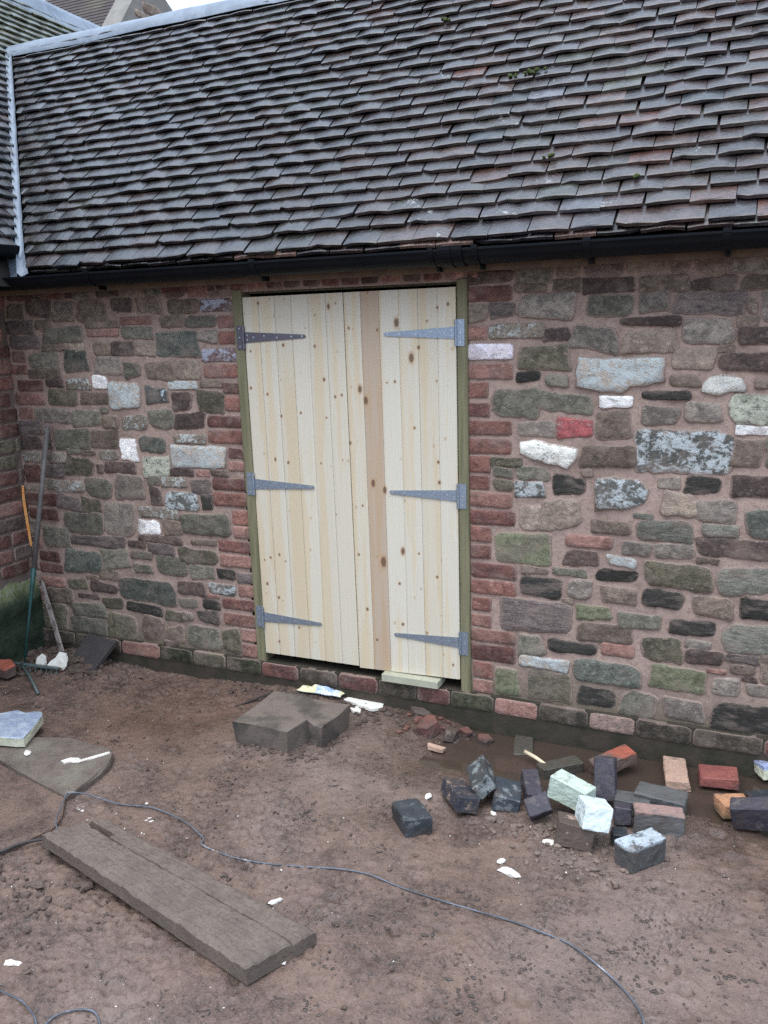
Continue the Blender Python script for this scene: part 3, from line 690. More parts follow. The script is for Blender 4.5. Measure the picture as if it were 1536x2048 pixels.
def leaf(x0t, x0b, x1t, x1b, zt0, zt1, zb0, zb1, splits, tints):
    d = bpy.data.objects.new("door", None)
    link(d, barn, ((x0t + x1t) / 2, -.012, .21))
    n = len(tints)
    for i in range(n):
        u0, u1 = splits[i], splits[i + 1]
        nx, nz = 15, 330
        off = rnd.uniform(-.0012, .0012)
        V, kn_, gw_ = [], [], []
        for k in range(nz + 1):
            w = k / nz
            for j in range(nx + 1):
                uu = j / nx
                zb_, zt_ = zb0 + (zb1 - zb0) * (u0 + (u1 - u0) * uu), zt0 + (zt1 - zt0) * (u0 + (u1 - u0) * uu)
                z = zb_ + (zt_ - zb_) * w
                xa, xb = x0b + (x0t - x0b) * w, x1b + (x1t - x1b) * w
                x = xa + (xb - xa) * (u0 + (u1 - u0) * uu)
                x += (.0006 if j == 0 else -.0006 if j == nx else 0)
                y = -.012 + off + (.0022 if j in (0, nx) else .0006 if j in (1, nx - 1) else 0)
                V.append((x, y, z))
        A = np.array(V)
        kk = np.zeros(len(A)); gg = np.zeros(len(A))
        xm0, xm1 = A[:, 0].min(), A[:, 0].max()
        for (kx, kz, kr) in KN:
            if xm0 - .03 < kx < xm1 + .03:
                r = kr / 1000 * .5 * (.6 + .7 * ((kx * 917 + kz * 331) % 1.0))
                dx, dz = A[:, 0] - kx, A[:, 2] - kz
                q = np.hypot(dx / r, dz / (r * (1.25 if kr < 12 else 1.9)))
                inside = xm0 < kx < xm1
                if inside:
                    kk = np.maximum(kk, np.clip(1.35 - q * .55, 0, 1) * (.55 if (kx * 577 + kz * 913) % 1.0 < .4 and kr < 12 else 1.0))
                gg += np.sign(dx) * .010 * np.exp(-(dx / .022) ** 2 - (dz / .075) ** 2) * np.clip(np.abs(dx) / .006, 0, 1)
        Fc = []
        for k in range(nz):
            for j in range(nx):
                a = k * (nx + 1) + j
                Fc.append((a, a + 1, a + nx + 2, a + nx + 1))
        # back and edges
        b = len(V)
        cs = [0, nx, nz * (nx + 1) + nx, nz * (nx + 1)]
        V += [(V[c][0], .010, V[c][2]) for c in cs]
        Fc += [(cs[0], b, b + 1, cs[1]), (cs[1], b + 1, b + 2, cs[2]), (cs[2], b + 2, b + 3, cs[3]), (cs[3], b + 3, b, cs[0]), (b, b + 3, b + 2, b + 1)]
        o = mesh("board", V, Fc, M_BOARD, d, False, {'knot': np.append(kk, [0] * 4), 'gw': np.append(gg, [0] * 4)})
        o.color = (*tints[i], 1)
    bk = MB()
    for zc in (.36, 1.08, 1.78):
        bk.box(x0t + .06, x1t - .06, .0102, .032, zc - .05, zc + .05)
    bk.build("ledge", M_POST, d)
    return d
C0 = (.65, .575, .445)
def tv(a=1.0, warm=0.0):
    return (C0[0] * a, C0[1] * a * (1 - warm * .4), C0[2] * a * (1 - warm))
left_door = leaf(-.528, -.510, .000, .020, 1.975, 1.977, .204, .206, [0, .16, .325, .49, .655, .83, 1.0],
                 [tv(.98, .05), tv(1, .02), tv(.97, .07), tv(1.02, .03), tv(.99, .04), tv(1.0, .05)])
left_door['label'] = "pine door leaf hinged beside the brick jamb nearer the wing"
right_door = leaf(.0025, .0225, .533, .541, 1.977, 1.979, .197, .213, [0, .155, .325, .50, .67, .84, 1.0],
                  [tv(1.0, .06), (.50, .375, .265), tv(1.04, .0), tv(1.02, .01), tv(.98, .07), tv(1.02, .0)])

def galv(name, c1, c2, rough):
    t = NT(name)
    co = t.coord()
    v = t.vor(co, 130)
    col = t.mix(t.ramp(v, .1, .6), c1, c2)
    t.bump(t.noise(co, 60, 3, .6), .06, .002)
    return t.done(col, rough, .5, .75)
M_GALV = galv("galvanised_steel", (.42, .47, .53), (.30, .35, .41), .42)
M_GALV_D = galv("dark_purplish_steel", (.21, .19, .22), (.15, .135, .16), .35)  # darker, purplish version of the steel, for the upper left hinge alone
def hinge(door, xk, zk, L, sgn, mat):
    """tee hinge: plate on the post, knuckle, tapered strap across the boards, screw heads"""
    h = MB()
    xp0, xp1 = sorted((xk - sgn * .038, xk - sgn * .005))
    h.box(xp0, xp1, -.0195, -.0168, zk - .056, zk + .056)
    h.tube([(xk, -.021, zk - .055), (xk, -.021, zk + .055)], .0062, 10)
    ys0, ys1 = -.0172, -.0142
    xs, xe = xk + sgn * .004, xk + sgn * L
    a, b = .0255, .0075
    pts = [(xs, zk - a), (xe - sgn * .006, zk - b), (xe, zk - b * .5), (xe, zk + b * .5), (xe - sgn * .006, zk + b), (xs, zk + a)]
    v = [(x, y, z) for y in (ys0, ys1) for x, z in pts]
    n = 6
    f = [tuple(range(n)), tuple(range(2 * n - 1, n - 1, -1))] + [(i, i + n, (i + 1) % n + n, (i + 1) % n) for i in range(n)]
    if sgn < 0:
        f = [q[::-1] for q in f]
    h.add(v, f)
    for u, dz in ((.06, .011), (.06, -.011), (.16, 0), (.34, .006), (.55, -.003), (.78, 0), (.95, 0)):
        x = xk + sgn * L * u
        h.tube([(x, ys0 - .0016, zk + dz), (x, ys0 + .001, zk + dz)], .0042, 8, 1)
    for dz in (-.042, 0, .042):
        x = (xp0 + xp1) / 2
        h.tube([(x, -.021, zk + dz), (x, -.019, zk + dz)], .0042, 8, 1)
    o = h.build("hinge", None, door, False, [mat, M_SCREW])
    return o
M_SCREW = galv("bright_screw", (.62, .64, .66), (.5, .52, .55), .3)
for (xk, zk, L) in ((-.527, 1.790, .332), (-.519, 1.084, .335), (-.511, .397, .335)):
    hinge(left_door, xk, zk, L, 1, M_GALV_D if zk > 1.5 else M_GALV)
for (xk, zk, L) in ((.536, 1.790, .335), (.540, 1.082, .332), (.545, .394, .33)):
    hinge(right_door, xk, zk, L, -1, M_GALV)

# ------------------------------------------------------------------ roofs
TH = math.radians(48)
YE, ZE = -.161, 2.139
RUN = 1.43                         # eaves to ridge in plan
SL = RUN / math.cos(TH)
def tile_mat(name):
    t = NT(name)
    co = t.coord()
    n1 = t.noise(co, 16, 5, .7)
    n2 = t.noise(co, 60, 4, .7)
    n3 = t.noise(co, 7, 3, .6)
    base = t.mix(1.0, t.attr('col', 'Color'), t.obj('Color'), 'ADD')
    col = t.mix(t.ramp(n1, .4, .62), base, t.mix(1.0, base, (.5, .5, .53), 'MULTIPLY'))
    col = t.mix(t.math('MULTIPLY', t.ramp(n3, .55, .7), .35), col, (.055, .055, .038))
    th = t.math('SUBTRACT', .84, t.math('MULTIPLY', t.obj('Alpha'), .28))
    f = t.ramp(t.math('SUBTRACT', t.math('ADD', t.math('MULTIPLY', n1, .6), t.math('MULTIPLY', n2, .5)), th), -.015, .03)
    col = t.mix(t.math('MULTIPLY', f, .8), col, (.36, .36, .33))
    col = t.mix(t.math('MULTIPLY', t.ramp(n2, .5, .66), .55), col, (.016, .014, .014))
    t.bump(t.math('ADD', n2, t.math('MULTIPLY', n1, .8)), .5, .004)
    return t.done(col, t.math('ADD', t.math('MULTIPLY', n2, .3), .11), .52)
M_TILE = tile_mat("old_clay_tile")
TW, TG, TL, TT = .158, .078, .205, .0125

def tile_shape(seed):
    """cambered hand-made tile, local x across, y up the slope from the tail, z out of the roof"""
    rr = random.Random(seed)
    nx = 4
    c = rr.uniform(-.001, .0065)
    lean = rr.uniform(-.004, .004)
    chip = {3: 0, 8: nx, 11: 1}.get(seed)
    V = []
    for (yy, zz) in ((0, 0), (.006, .001), (TL, 0)):
        for lay in (0, 1):
            for i in range(nx + 1):
                u = i / nx
                x = (u - .5) * (TW - .004)
                z = zz + c * (1 - (2 * u - 1) ** 2) + (TT * (.9 if yy == 0 else 1.0) if lay else 0) + rr.uniform(-.0006, .0006)
                y = yy + (rr.uniform(-.0016, .0016) + lean * (u - .5) if yy < .1 else 0) - (.002 * (1 - lay) if yy == 0 else 0)
                if chip is not None and yy < .1 and i == chip:
                    y += .013 if yy == 0 else .009
                V.append((x, y, z))
    n = nx + 1
    f = []
    for i in range(nx):
        f.append((n + i, n + i + 1, 3 * n + i + 1, 3 * n + i))
        f.append((3 * n + i, 3 * n + i + 1, 5 * n + i + 1, 5 * n + i))
        f.append((i, i + 1, n + i + 1, n + i))
        f.append((i, 4 * n + i, 4 * n + i + 1, i + 1))
    f += [(0, n, 3 * n, 2 * n), (2 * n, 3 * n, 5 * n, 4 * n), (nx, 2 * n + nx, 3 * n + nx, n + nx), (2 * n + nx, 4 * n + nx, 5 * n + nx, 3 * n + nx)]
    return V, f
TSH = [tile_shape(i) for i in range(16)]
TME = []
for V, f in TSH:
    me = bpy.data.meshes.new("roof_tile")
    me.from_pydata(V, [], f)
    me.materials.append(M_TILE)
    me.update()
    TME.append(me)

def lay_tiles(items, parent, limit=290):
    """items: (matrix, colour, lichen); the largest in view become parts, the rest one joined part"""
    sc = []
    for k, (M, c, a, clip) in enumerate(items):
        q = [project(M @ Vector((sx * TW / 2, sy * TG, TT))) for sx, sy in ((-1, 0), (1, 0), (1, 1), (-1, 1))]
        if min(z[2] for z in q) < .1:
            sc.append((0, k)); continue
        ar = abs(sum(q[i][0] * q[(i + 1) % 4][1] - q[(i + 1) % 4][0] * q[i][1] for i in range(4))) / 2
        cx, cy = sum(z[0] for z in q) / 4, sum(z[1] for z in q) / 4
        sc.append((ar if -25 < cx < 1560 and -20 < cy < 2068 else 0, k))
    sc.sort(reverse=True)
    pick = {k for ar, k in sc[:limit] if ar > 0}
    W = Matrix.Translation(-WORLD[parent.name])
    V, Fc, Cc = [], [], []
    for k, (M, c, a, clip) in enumerate(items):
        i = (k * 7 + 3) % len(TSH)
        if k in pick:
            me = TME[i]
            if clip:
                me = me.copy()
                I = M.inverted()
                for v in me.vertices:
                    v.co = I @ clip(M @ v.co)
            o = bpy.data.objects.new("roof_tile", me)
            COL.objects.link(o)
            o.parent = parent
            o.matrix_local = W @ M
            o.color = (*c, a)
        else:
            b = len(V)
            V += [tuple(clip(M @ Vector(q)) if clip else M @ Vector(q)) for q in TSH[i][0]]
            Fc += [tuple(j + b for j in q) for q in TSH[i][1]]
            Cc += [(*c, 1)] * len(TSH[i][0])
    if V:
        o = mesh("roof_tiles_beyond", V, Fc, M_TILE, parent, False, {'col': Cc}, origin=WORLD[parent.name])
        o.color = (0, 0, 0, 0)
        o['kind'] = 'stuff'

PAL = [(.080, .054, .052), (.062, .046, .048), (.09, .057, .05), (.066, .053, .056), (.058, .046, .044), (.08, .066, .058), (.105, .064, .053), (.072, .058, .05)]
def tile_col(rr, x):
    u = rr.random()
    g = min(1, max(0, (x + .2) / 1.2))
    if u < .012 + .03 * g: c = (.17, .08, .062)
    elif u < .03 + .06 * g: c = (.12, .075, .064)
    elif u < .05 + .06 * g: c = (.12, .115, .13)
    elif u < .08 + .06 * g: c = (.082, .08, .06)
    elif u < .10 + .06 * g: c = (.055, .062, .066)
    else: c = rr.choice(PAL)
    k = rr.uniform(.5, 1.1) * (.36 + .44 * g)
    a = rr.random() ** 3 * (.8 if x > .2 else .4)
    return (c[0] * k, c[1] * k, c[2] * k), a

roof = MB()
roof.add([(-3.25, YE + RUN + .0, ZE + RUN * math.tan(TH) - .07), (-1.83, YE, ZE - .07), (3.2, YE, ZE - .07), (3.2, YE + RUN, ZE + RUN * math.tan(TH) - .07)], [(0, 1, 2, 3)])
roof.add([(-3.25, YE + RUN, ZE + RUN * math.tan(TH) - .071), (3.2, YE + RUN, ZE + RUN * math.tan(TH) - .071), (3.2, YE + 2 * RUN, ZE - .071), (-3.25, YE + 2 * RUN, ZE - .071)], [(0, 1, 2, 3)])
roof_o = roof.build("roof", M_DARK, barn)
ux, us, un = Vector((1, 0, 0)), Vector((0, math.cos(TH), math.sin(TH))), Vector((0, -math.sin(TH), math.cos(TH)))
ORG = Vector((0, YE, ZE))
items = []
rr = random.Random(77)
def valley_x(s):            # x of the valley at distance s up the slope
    return -1.75 - .643 * s
nrow = int((SL - .03) / TG)
for r in range(-1, nrow):
    s = 0 if r < 0 else .006 if r == 0 else r * TG + .03
    sh = (.5 if r % 2 else 0) * TW + rr.uniform(-.012, .012)
    x = math.floor((valley_x(s) - .02) / TW) * TW + sh
    x_l = valley_x(s + TG) + .035
    while x < 2.75:
        if x + TW / 2 < x_l + .02:
            x += TW
            continue
        xc = x + rr.uniform(-.005, .005)
        slip = -rr.uniform(.008, .02) if rr.random() < .05 else 0
        sag = slip + .006 * mnoise.noise((x * 1.1, r * .35, 3.7)) + .0025 * mnoise.noise((x * 4, r * 1.3, 8.8))
        lift = .007 * mnoise.noise((x * .8, r * .22, 1.1)) + rr.uniform(0, .003)
        tilt = math.radians(-12.3 if r >= 0 else -7) + rr.uniform(-.014, .014)
        ro = Matrix.Rotation(rr.gauss(0, .016), 4, 'Z')
        ty = Matrix.Rotation(rr.gauss(0, .014), 4, 'Y')
        off = .016 if r >= 0 else -.006
        p = ORG + ux * xc + us * (s + sag + (-.004 if r < 0 else 0)) + un * (off + lift * (r >= 0))
        B = Matrix(((ux.x, us.x, un.x, p.x), (ux.y, us.y, un.y, p.y), (ux.z, us.z, un.z, p.z), (0, 0, 0, 1)))
        c, a = tile_col(rr, x)
        if r < 0 and rr.random() < .45:
            c = (.26, .15, .11)
        M = B @ ro @ ty @ Matrix.Rotation(tilt, 4, 'X')
        clip = None
        if x - TW / 2 < valley_x(s) + .045:
            clip = lambda q: Vector((max(q.x, valley_x((q.y - YE) / math.cos(TH)) + .045), q.y, q.z))
        if s + TL > SL - .03:
            vclip = clip
            def clip(q, vclip=vclip):
                q = vclip(q) if vclip else q
                d = max(0, q.y - (YE + RUN - .035)) / math.cos(TH)
                return q - us * d - un * (.012 if d > 0 else 0)
        items.append((M, c, a, clip))
        x += TW + rr.uniform(.0, .003)
lay_tiles(items, roof_o)

# a tuft of moss between two courses
M_MOSS = simple("bright_moss", (.075, .095, .03), (.05, .065, .02), 60, .95, .1, .8)
mb = MB()
for (sx, ss) in ((.72, 1.0), (.75, 1.01), (.66, .985), (.2, 1.52), (.9, .42), (1.25, .26)):
    for k in range(7 if ss == 1.0 else 3):
        q = ORG + ux * (sx + rr.gauss(0, .018)) + us * (ss + rr.gauss(0, .006)) + un * .034
        mb.lump(q, rr.uniform(.005, .012), (1.3, 1, .8), seed=k, n1=6, n2=3)
mb.build("moss", M_MOSS, roof_o)['kind'] = 'stuff'

# lead: ridge capping and valley
def lead_mat():
    t = NT("grey_lead_sheet")
    co = t.coord()
    n1 = t.noise(co, 5, 5, .7, .5)
    n2 = t.noise(co, 30, 4, .6)
    col = t.mix(t.ramp(n1, .35, .65), (.10, .122, .155), (.16, .19, .225))
    col = t.mix(t.math('MULTIPLY', t.ramp(n2, .55, .75), .4), col, (.24, .275, .32))
    t.bump(t.math('ADD', n1, t.math('MULTIPLY', n2, .4)), .35, .012)
    return t.done(col, .5, .5, .25)
M_LEAD = lead_mat()
YR, ZR = YE + RUN, ZE + RUN * math.tan(TH)
def strip(name, secs, mat, parent, smooth=True):
    n = len(secs[0])
    V = [p for s in secs for p in s]
    f = []
    for i in range(len(secs) - 1):
        for k in range(n - 1):
            a = i * n + k
            f.append((a, a + 1, a + n + 1, a + n))
    return mesh(name, V, f, mat, parent, smooth)
secs = []
xs = np.arange(-3.12, 3.2, .06)
for i, x in enumerate(xs):
    lap = .004 if int((x + 10) / .9) % 2 else 0
    j = lambda s: .006 * mnoise.noise((x * 3.1, s, 2.2))
    t_ = math.tan(TH)
    sec = []
    for d, up in ((-.085, .028), (-.075, .047), (-.045, .046), (-.018, .040), (0, .034), (.022, .034), (.06, .03), (.13, .03)):
        sec.append((x, YR + d + j(d * 9), ZR - abs(d) * t_ + up + lap + j(d * 7 + 4)))
    secs.append(sec)
strip("ridge_flashing", secs, M_LEAD, barn)
secs = []
for i in range(70):
    s = i / 69 * SL * 1.0 - .06
    vx, vy, vz = valley_x(s), YE + s * math.cos(TH), ZE + s * math.sin(TH)
    k = s / SL
    foot = max(0, .12 - s)
    w1, w2 = .045 + .006 * mnoise.noise((k * 19, 1, 1)) + foot * .1, .045 + .006 * mnoise.noise((k * 19, 5, 1)) + foot * .8
    rip = .007 * mnoise.noise((k * 31, 2, 2))
    secs.append([(vx - w2, vy + .002, vz + .05 - foot * .35), (vx - .02, vy - .004 + rip, vz + .02 + rip - foot * .1), (vx - .004, vy - .012, vz + .042 + rip), (vx + .012, vy - .004, vz + .02 - rip), (vx + w1, vy - .006, vz + .036 + rip * .5)])
strip("valley_flashing", secs, M_LEAD, barn)

# gutter, brackets, fascia
M_PLASTIC = simple("black_gutter_plastic", (.004, .005, .007), (.006, .007, .009), 8, .45, .14, .05)
M_FASCIA = simple("stained_fascia_timber", (.16, .105, .065), (.11, .075, .05), 14, .7, .3, .2)
def gutter(name, path0, path1, parent, r=.059, drop=0.0):
    """half-round channel from path0 to path1, its lips level"""
    a, b = Vector(path0), Vector(path1)
    t = (b - a).normalized()
    side = Vector((0, 0, 1)).cross(t)
    v, f = [], []
    prof = []
    for i in range(13):
        an = math.pi * i / 12
        prof.append((-math.cos(an) * r, -math.sin(an) * r))
    prof = [(-r - .004, .002), (-r - .004, -.006)] + prof[1:-1] + [(r, -.004), (r, .004), (r - .004, .004)] + [(-math.cos(math.pi - math.pi * i / 8) * (r - .004), -math.sin(math.pi * i / 8) * (r - .004)) for i in range(1, 8)] + [(-r + .004, .003)]
    n = len(prof)
    for p in (a, b):
        for (u, w) in prof:
            v.append(p + side * u + Vector((0, 0, w)))
    f = [(i, (i + 1) % n, (i + 1) % n + n, i + n) for i in range(n)]
    return mesh(name, v, f, M_PLASTIC, parent, False, origin=(a + b) / 2)
gut = gutter("gutter", (-1.86, -.182, 2.112), (3.2, -.182, 2.112), barn)
def bracket(x, w, r, nm, ears=True):
    mb = MB()
    n = 14
    v = []
    for (rr_, xx) in ((r, x - w / 2), (r, x + w / 2)):
        for i in range(n + 1):
            an = math.pi * i / n
            v.append((xx, -.182 - math.cos(an) * rr_, 2.114 - math.sin(an) * rr_))
    f = [(i, i + 1, i + n + 2, i + n + 1) for i in range(n)]
    f = [q[::-1] for q in f]
    mb.add(v, f)
    mb.box(x - w / 2, x + w / 2, -.182 - r - .003, -.182 - r + .012, 2.108, 2.124)
    if ears:
        mb.box(x - w * .3, x + w * .3, -.182 + r * .5, -.112, 2.035, 2.075)
    return mb.build(nm, M_PLASTIC, gut)
for x in (-1.25, -.32, 1.12, 1.60, 2.3):
    bracket(x, .028, .0635, "gutter_bracket")
bracket(.508, .02, .0635, "gutter_bracket")
bracket(.588, .10, .066, "gutter_union", False)
bracket(.586, .014, .070, "gutter_clip", False)
bracket(.690, .022, .0665, "gutter_bracket")
fb = MB()
fb.box(-2.02, 3.2, -.113, -.094, 2.033, 2.125)
fb.box(-2.02, 3.2, -.094, .0, 2.082, 2.09)
fb.build("fascia", M_FASCIA, barn)

# ------------------------------------------------------------------ wing on the left
XW = -2.059
wing = empty("wing_building", (XW - .6, -.8, 0), "red brick wing with green mossy plinth meeting the stone wall at the inner corner", "building")
wv, wf = [], []
gv, gf = wall_grid([(-2.4, .03, .40, 2.22)], 0, .03, .003, 21)
gv = [(XW - .004 + y, x, z) for x, y, z in gv]
M_WMORTAR = simple("grey_pink_mortar", (.19, .14, .12), (.14, .105, .09), 15, .9, .2, .5)
wwall = mesh("wall", gv, [q[::1] for q in gf], M_WMORTAR, wing, True, origin=(XW, -.8, 1))
z = .50
row = 0
while z < 2.12:
    y = -2.35 + (.108 if row % 2 else 0)
    while y < .0:
        w = .2 if rnd.random() < .7 else .095
        y1 = min(y + w, .004)
        if y1 - y > .03:
            sid += 1
            c = 'o' if (1.02 < z < 1.3 and rnd.random() < .6) else rnd.choice('rrrRpv')
            stone_mesh("brick", outline(y, y1, z, z + .074, 20, 14, .03, sid), XW, .006, STONE[c], wwall, sid, True, axis='x')
        y += w + .011
    z += .0865
    row += 1
def plinth_mat():
    t = NT("algae_rendered_plinth")
    co = t.coord(rand=False)
    n1 = t.noise(co, 9, 5, .7)
    n2 = t.noise(co, 40, 4, .7)
    g = t.n.new("ShaderNodeNewGeometry")
    sp = t.n.new("ShaderNodeSeparateXYZ")
    t.l.new(g.outputs['Position'], sp.inputs[0])
    f = t.ramp(t.math('ADD', sp.outputs[2], t.math('MULTIPLY', t.math('SUBTRACT', n1, .5), .18)), .33, .45)
    col = t.mix(t.ramp(n1, .35, .65), (.035, .05, .03), (.022, .032, .02))
    col = t.mix(f, col, t.mix(t.ramp(n2, .4, .65), (.17, .19, .085), (.24, .245, .17)))
    t.bump(t.math('ADD', n1, t.math('MULTIPLY', n2, .5)), .6, .02)
    return t.done(col, .85, .2)
pv, pf = wall_grid([(-2.4, .03, -.12, .41)], 0, .025, .03, 31)
nn = len(pv)
zs = [q[2] for q in pv]
pv = [(XW + .035 + y - max(0, z - .36) * .55, x, z) for x, y, z in pv]
kx = int(2.43 / .025) + 1
top = pv[-kx:]
base = len(pv)
pv += [(XW - .01, q[1], .485 + .012 * mnoise.noise((q[1] * 9, 0, 0))) for q in top]
pf += [(base - kx + i, base - kx + i + 1, base + i + 1, base + i) for i in range(kx - 1)]
mesh("plinth", pv, pf, plinth_mat(), wing, True, origin=(XW, -.8, .2))
# bright orange streak on the brick beside the corner
M_ORANGE = simple("orange_streak", (1.0, .40, .10), (1.0, .52, .2), 25, .6, .3, .2, dirt=(.75, .33, .12))
pm = MB()
pth = [(-.024, 1.0), (-.029, .93), (-.027, .86), (-.022, .78), (-.018, .70), (-.014, .645)]
ww = [.004, .006, .007, .0065, .006, .003]
for i in range(5):
    (y0, z0), (y1, z1) = pth[i], pth[i + 1]
    pm.add([(XW + .0125, y0 - ww[i], z0), (XW + .0125, y0 + ww[i], z0), (XW + .0125, y1 + ww[i + 1], z1), (XW + .0125, y1 - ww[i + 1], z1)], [(0, 3, 2, 1)])
    for s_ in (-1, 1):
        pm.add([(XW + .0125, y0 + s_ * ww[i], z0), (XW + .0125, y1 + s_ * ww[i + 1], z1), (XW + .004, y1 + s_ * ww[i + 1], z1), (XW + .004, y0 + s_ * ww[i], z0)], [(0, 1, 2, 3)])
pm.build("orange_mark", M_ORANGE, wing)

# wing roof: slopes up away from the yard, meets the main roof at the valley
XE, WR = -1.75, 1.90
THW = math.atan(math.tan(TH) / .9607)
TWN = math.tan(THW)
wr = MB()
wr.add([(XE, -2.4, ZE - .07), (XE, 6.0, ZE - .07), (XE - WR, 6.0, ZE + WR * TWN - .07), (XE - WR, -2.4, ZE + WR * TWN - .07)], [(0, 1, 2, 3)])
wr.add([(XE - WR, -2.4, ZE + WR * TWN - .071), (XE - WR, 6.0, ZE + WR * TWN - .071), (XE - 2 * WR, 6.0, ZE), (XE - 2 * WR, -2.4, ZE)], [(0, 1, 2, 3)])
wroof = wr.build("roof", M_DARK, wing)
wx, wsl, wnn = Vector((0, 1, 0)), Vector((-math.cos(THW), 0, math.sin(THW))), Vector((math.sin(THW), 0, math.cos(THW)))
items = []
WSL = WR / math.cos(THW)
for r in range(2, int(WSL / TG)):
    s = r * TG
    hgt = s * math.sin(THW)
    yv = YE + (hgt + .06) / math.tan(TH)            # valley
    if hgt > ZR - ZE:
        yv = 9
    y = -.9 + (.5 if r % 2 else 0) * TW
    while y - TW / 2 < min(yv - .06, 5.2):
        p = Vector((XE, y, ZE)) + wsl * (s + .005 * mnoise.noise((y, r * .4, 9))) + wnn * (.016 + rr.uniform(0, .003))
        B = Matrix(((wx.x, wsl.x, wnn.x, p.x), (wx.y, wsl.y, wnn.y, p.y), (wx.z, wsl.z, wnn.z, p.z), (0, 0, 0, 1)))
        c, a = tile_col(rr, -1)
        if hgt > 1.45:
            c = (c[0] * .9 + .045, c[1] * 1.05 + .05, c[2] * .7 + .02)
        clip = None
        if yv < 8 and y + TW / 2 > yv - .05:
            clip = lambda q: Vector((q.x, min(q.y, YE + (q.z - ZE) / math.tan(TH) - .045), q.z))
        items.append((B @ Matrix.Rotation(rr.gauss(0, .012), 4, 'Z') @ Matrix.Rotation(math.radians(-12.3) + rr.uniform(-.01, .01), 4, 'X'), c, a, clip))
        y += TW + .001
lay_tiles(items, wroof, 240)
XR, ZWR = XE - WR, ZE + WR * TWN
secs = []
for i, y in enumerate(np.arange(-2.4, 5.6, .08)):
    j = lambda s: .008 * mnoise.noise((y * 2.1, s, 5.2))
    lap = .005 if int((y + 10) / .8) % 2 else 0
    secs.append([(XR + d + j(d * 9), y, ZWR - abs(d) * TWN + up + lap + j(d * 6 + 2)) for d, up in ((.11, .032), (.08, .038), (.045, .05), (.022, .064), (0, .074), (-.022, .064), (-.16, .036))])
strip("ridge_flashing", secs, M_LEAD, wing)
wg = gutter("gutter", (-1.845, -2.4, 2.275), (-1.845, -.115, 2.275), wing)
eb = MB()
n = 12
eb.add([(-1.845 - .0625 * math.cos(math.pi * i / n), yy_, 2.277 - .0625 * math.sin(math.pi * i / n)) for yy_ in (-.118, -.110) for i in range(n + 1)],
       [tuple(range(n + 1)), tuple(range(2 * n + 1, n, -1))] + [(i, n + 1 + i, n + 2 + i, i + 1) for i in range(n)])
eb.build("gutter_end_cap", M_PLASTIC, wg)
fb = MB()
fb.box(-1.925, -1.905, -2.4, -.02, 2.16, 2.30)
fb.box(XW - .01, -1.925, -2.4, -.0, 2.2, 2.21)
fb.build("fascia", M_FASCIA, wing)
# far building: tiled roof with a stone gable
far = empty("far_house", (-9, 9, 0), "tall house behind the wing with brown tiled roof and grey stone gable", "building")
def far_roof_mat():
    t = NT("far_brown_tiles")
    co = t.coord(rand=False)
    n1 = t.noise(co, 14, 5, .7)
    n2 = t.noise(co, 1.2, 4, .6)
    col = t.mix(t.ramp(n1, .35, .65), (.06, .043, .037), (.04, .031, .028))
    col = t.mix(t.math('MULTIPLY', t.ramp(n2, .5, .7), .5), col, (.12, .105, .06))
    return t.done(col, .75, .3)
fm = MB()
XG, tf = -7.6, math.tan(math.radians(52))
y0, z0 = 5.2, 6.45 - 2.8 * tf
yA, zA = 8.71, 7.36
k = 0
yy = y0
while yy < yA - .02:
    za = z0 + (yy - y0) * tf
    fm.add([(-15, yy, za + .02), (XG, yy, za + .02), (XG, yy + .06, za + .06 * tf), (-15, yy + .06, za + .06 * tf), (-15, yy, za - .02), (XG, yy, za - .02)], [(0, 1, 2, 3), (4, 5, 1, 0)])
    yy += .05
fm.build("roof", far_roof_mat(), far)
gb = MB()
apex_y = yA
apex_z = z0 + (apex_y - y0) * tf
gpoly = [(y0, 0), (11.6, 0), (11.6, apex_z - (11.6 - apex_y) * .62), (apex_y, apex_z + .07), (y0, z0 + .07)]
gb.add([(XG + .02, a, b) for a, b in gpoly] + [(XG - .35, a, b) for a, b in gpoly], [(0, 1, 2, 3, 4), (9, 8, 7, 6, 5), (0, 5, 6, 1), (1, 6, 7, 2), (2, 7, 8, 3), (3, 8, 9, 4), (4, 9, 5, 0)])
M_GABLE = simple("grey_gable_mortar", (.24, .22, .195), (.19, .175, .155), 6, .9, .2, .5)
gable = gb.build("gable_wall", M_GABLE, far)
z = 4.8
while z < 7.6:
    hh = rnd.uniform(.12, .2)
    y = 6.4 + rnd.uniform(0, .3)
    while y < 11.4:
        w = rnd.uniform(.25, .55)
        lim = min(z0 + (y - y0) * tf, apex_z - max(0, y + w - apex_y) * .62)
        if z + hh < lim - .02 and z + hh > lim - 2.2:
            sid += 1
            if 7.6 < y + w and y < 10.4:
                stone_mesh("stone", outline(y, y + w - .035, z, z + hh - .03, 12, 5, .12, sid), XG + .02, .02, STONE[rnd.choice('tntnbl')], gable, sid, axis='x')
        y += w
    z += hh
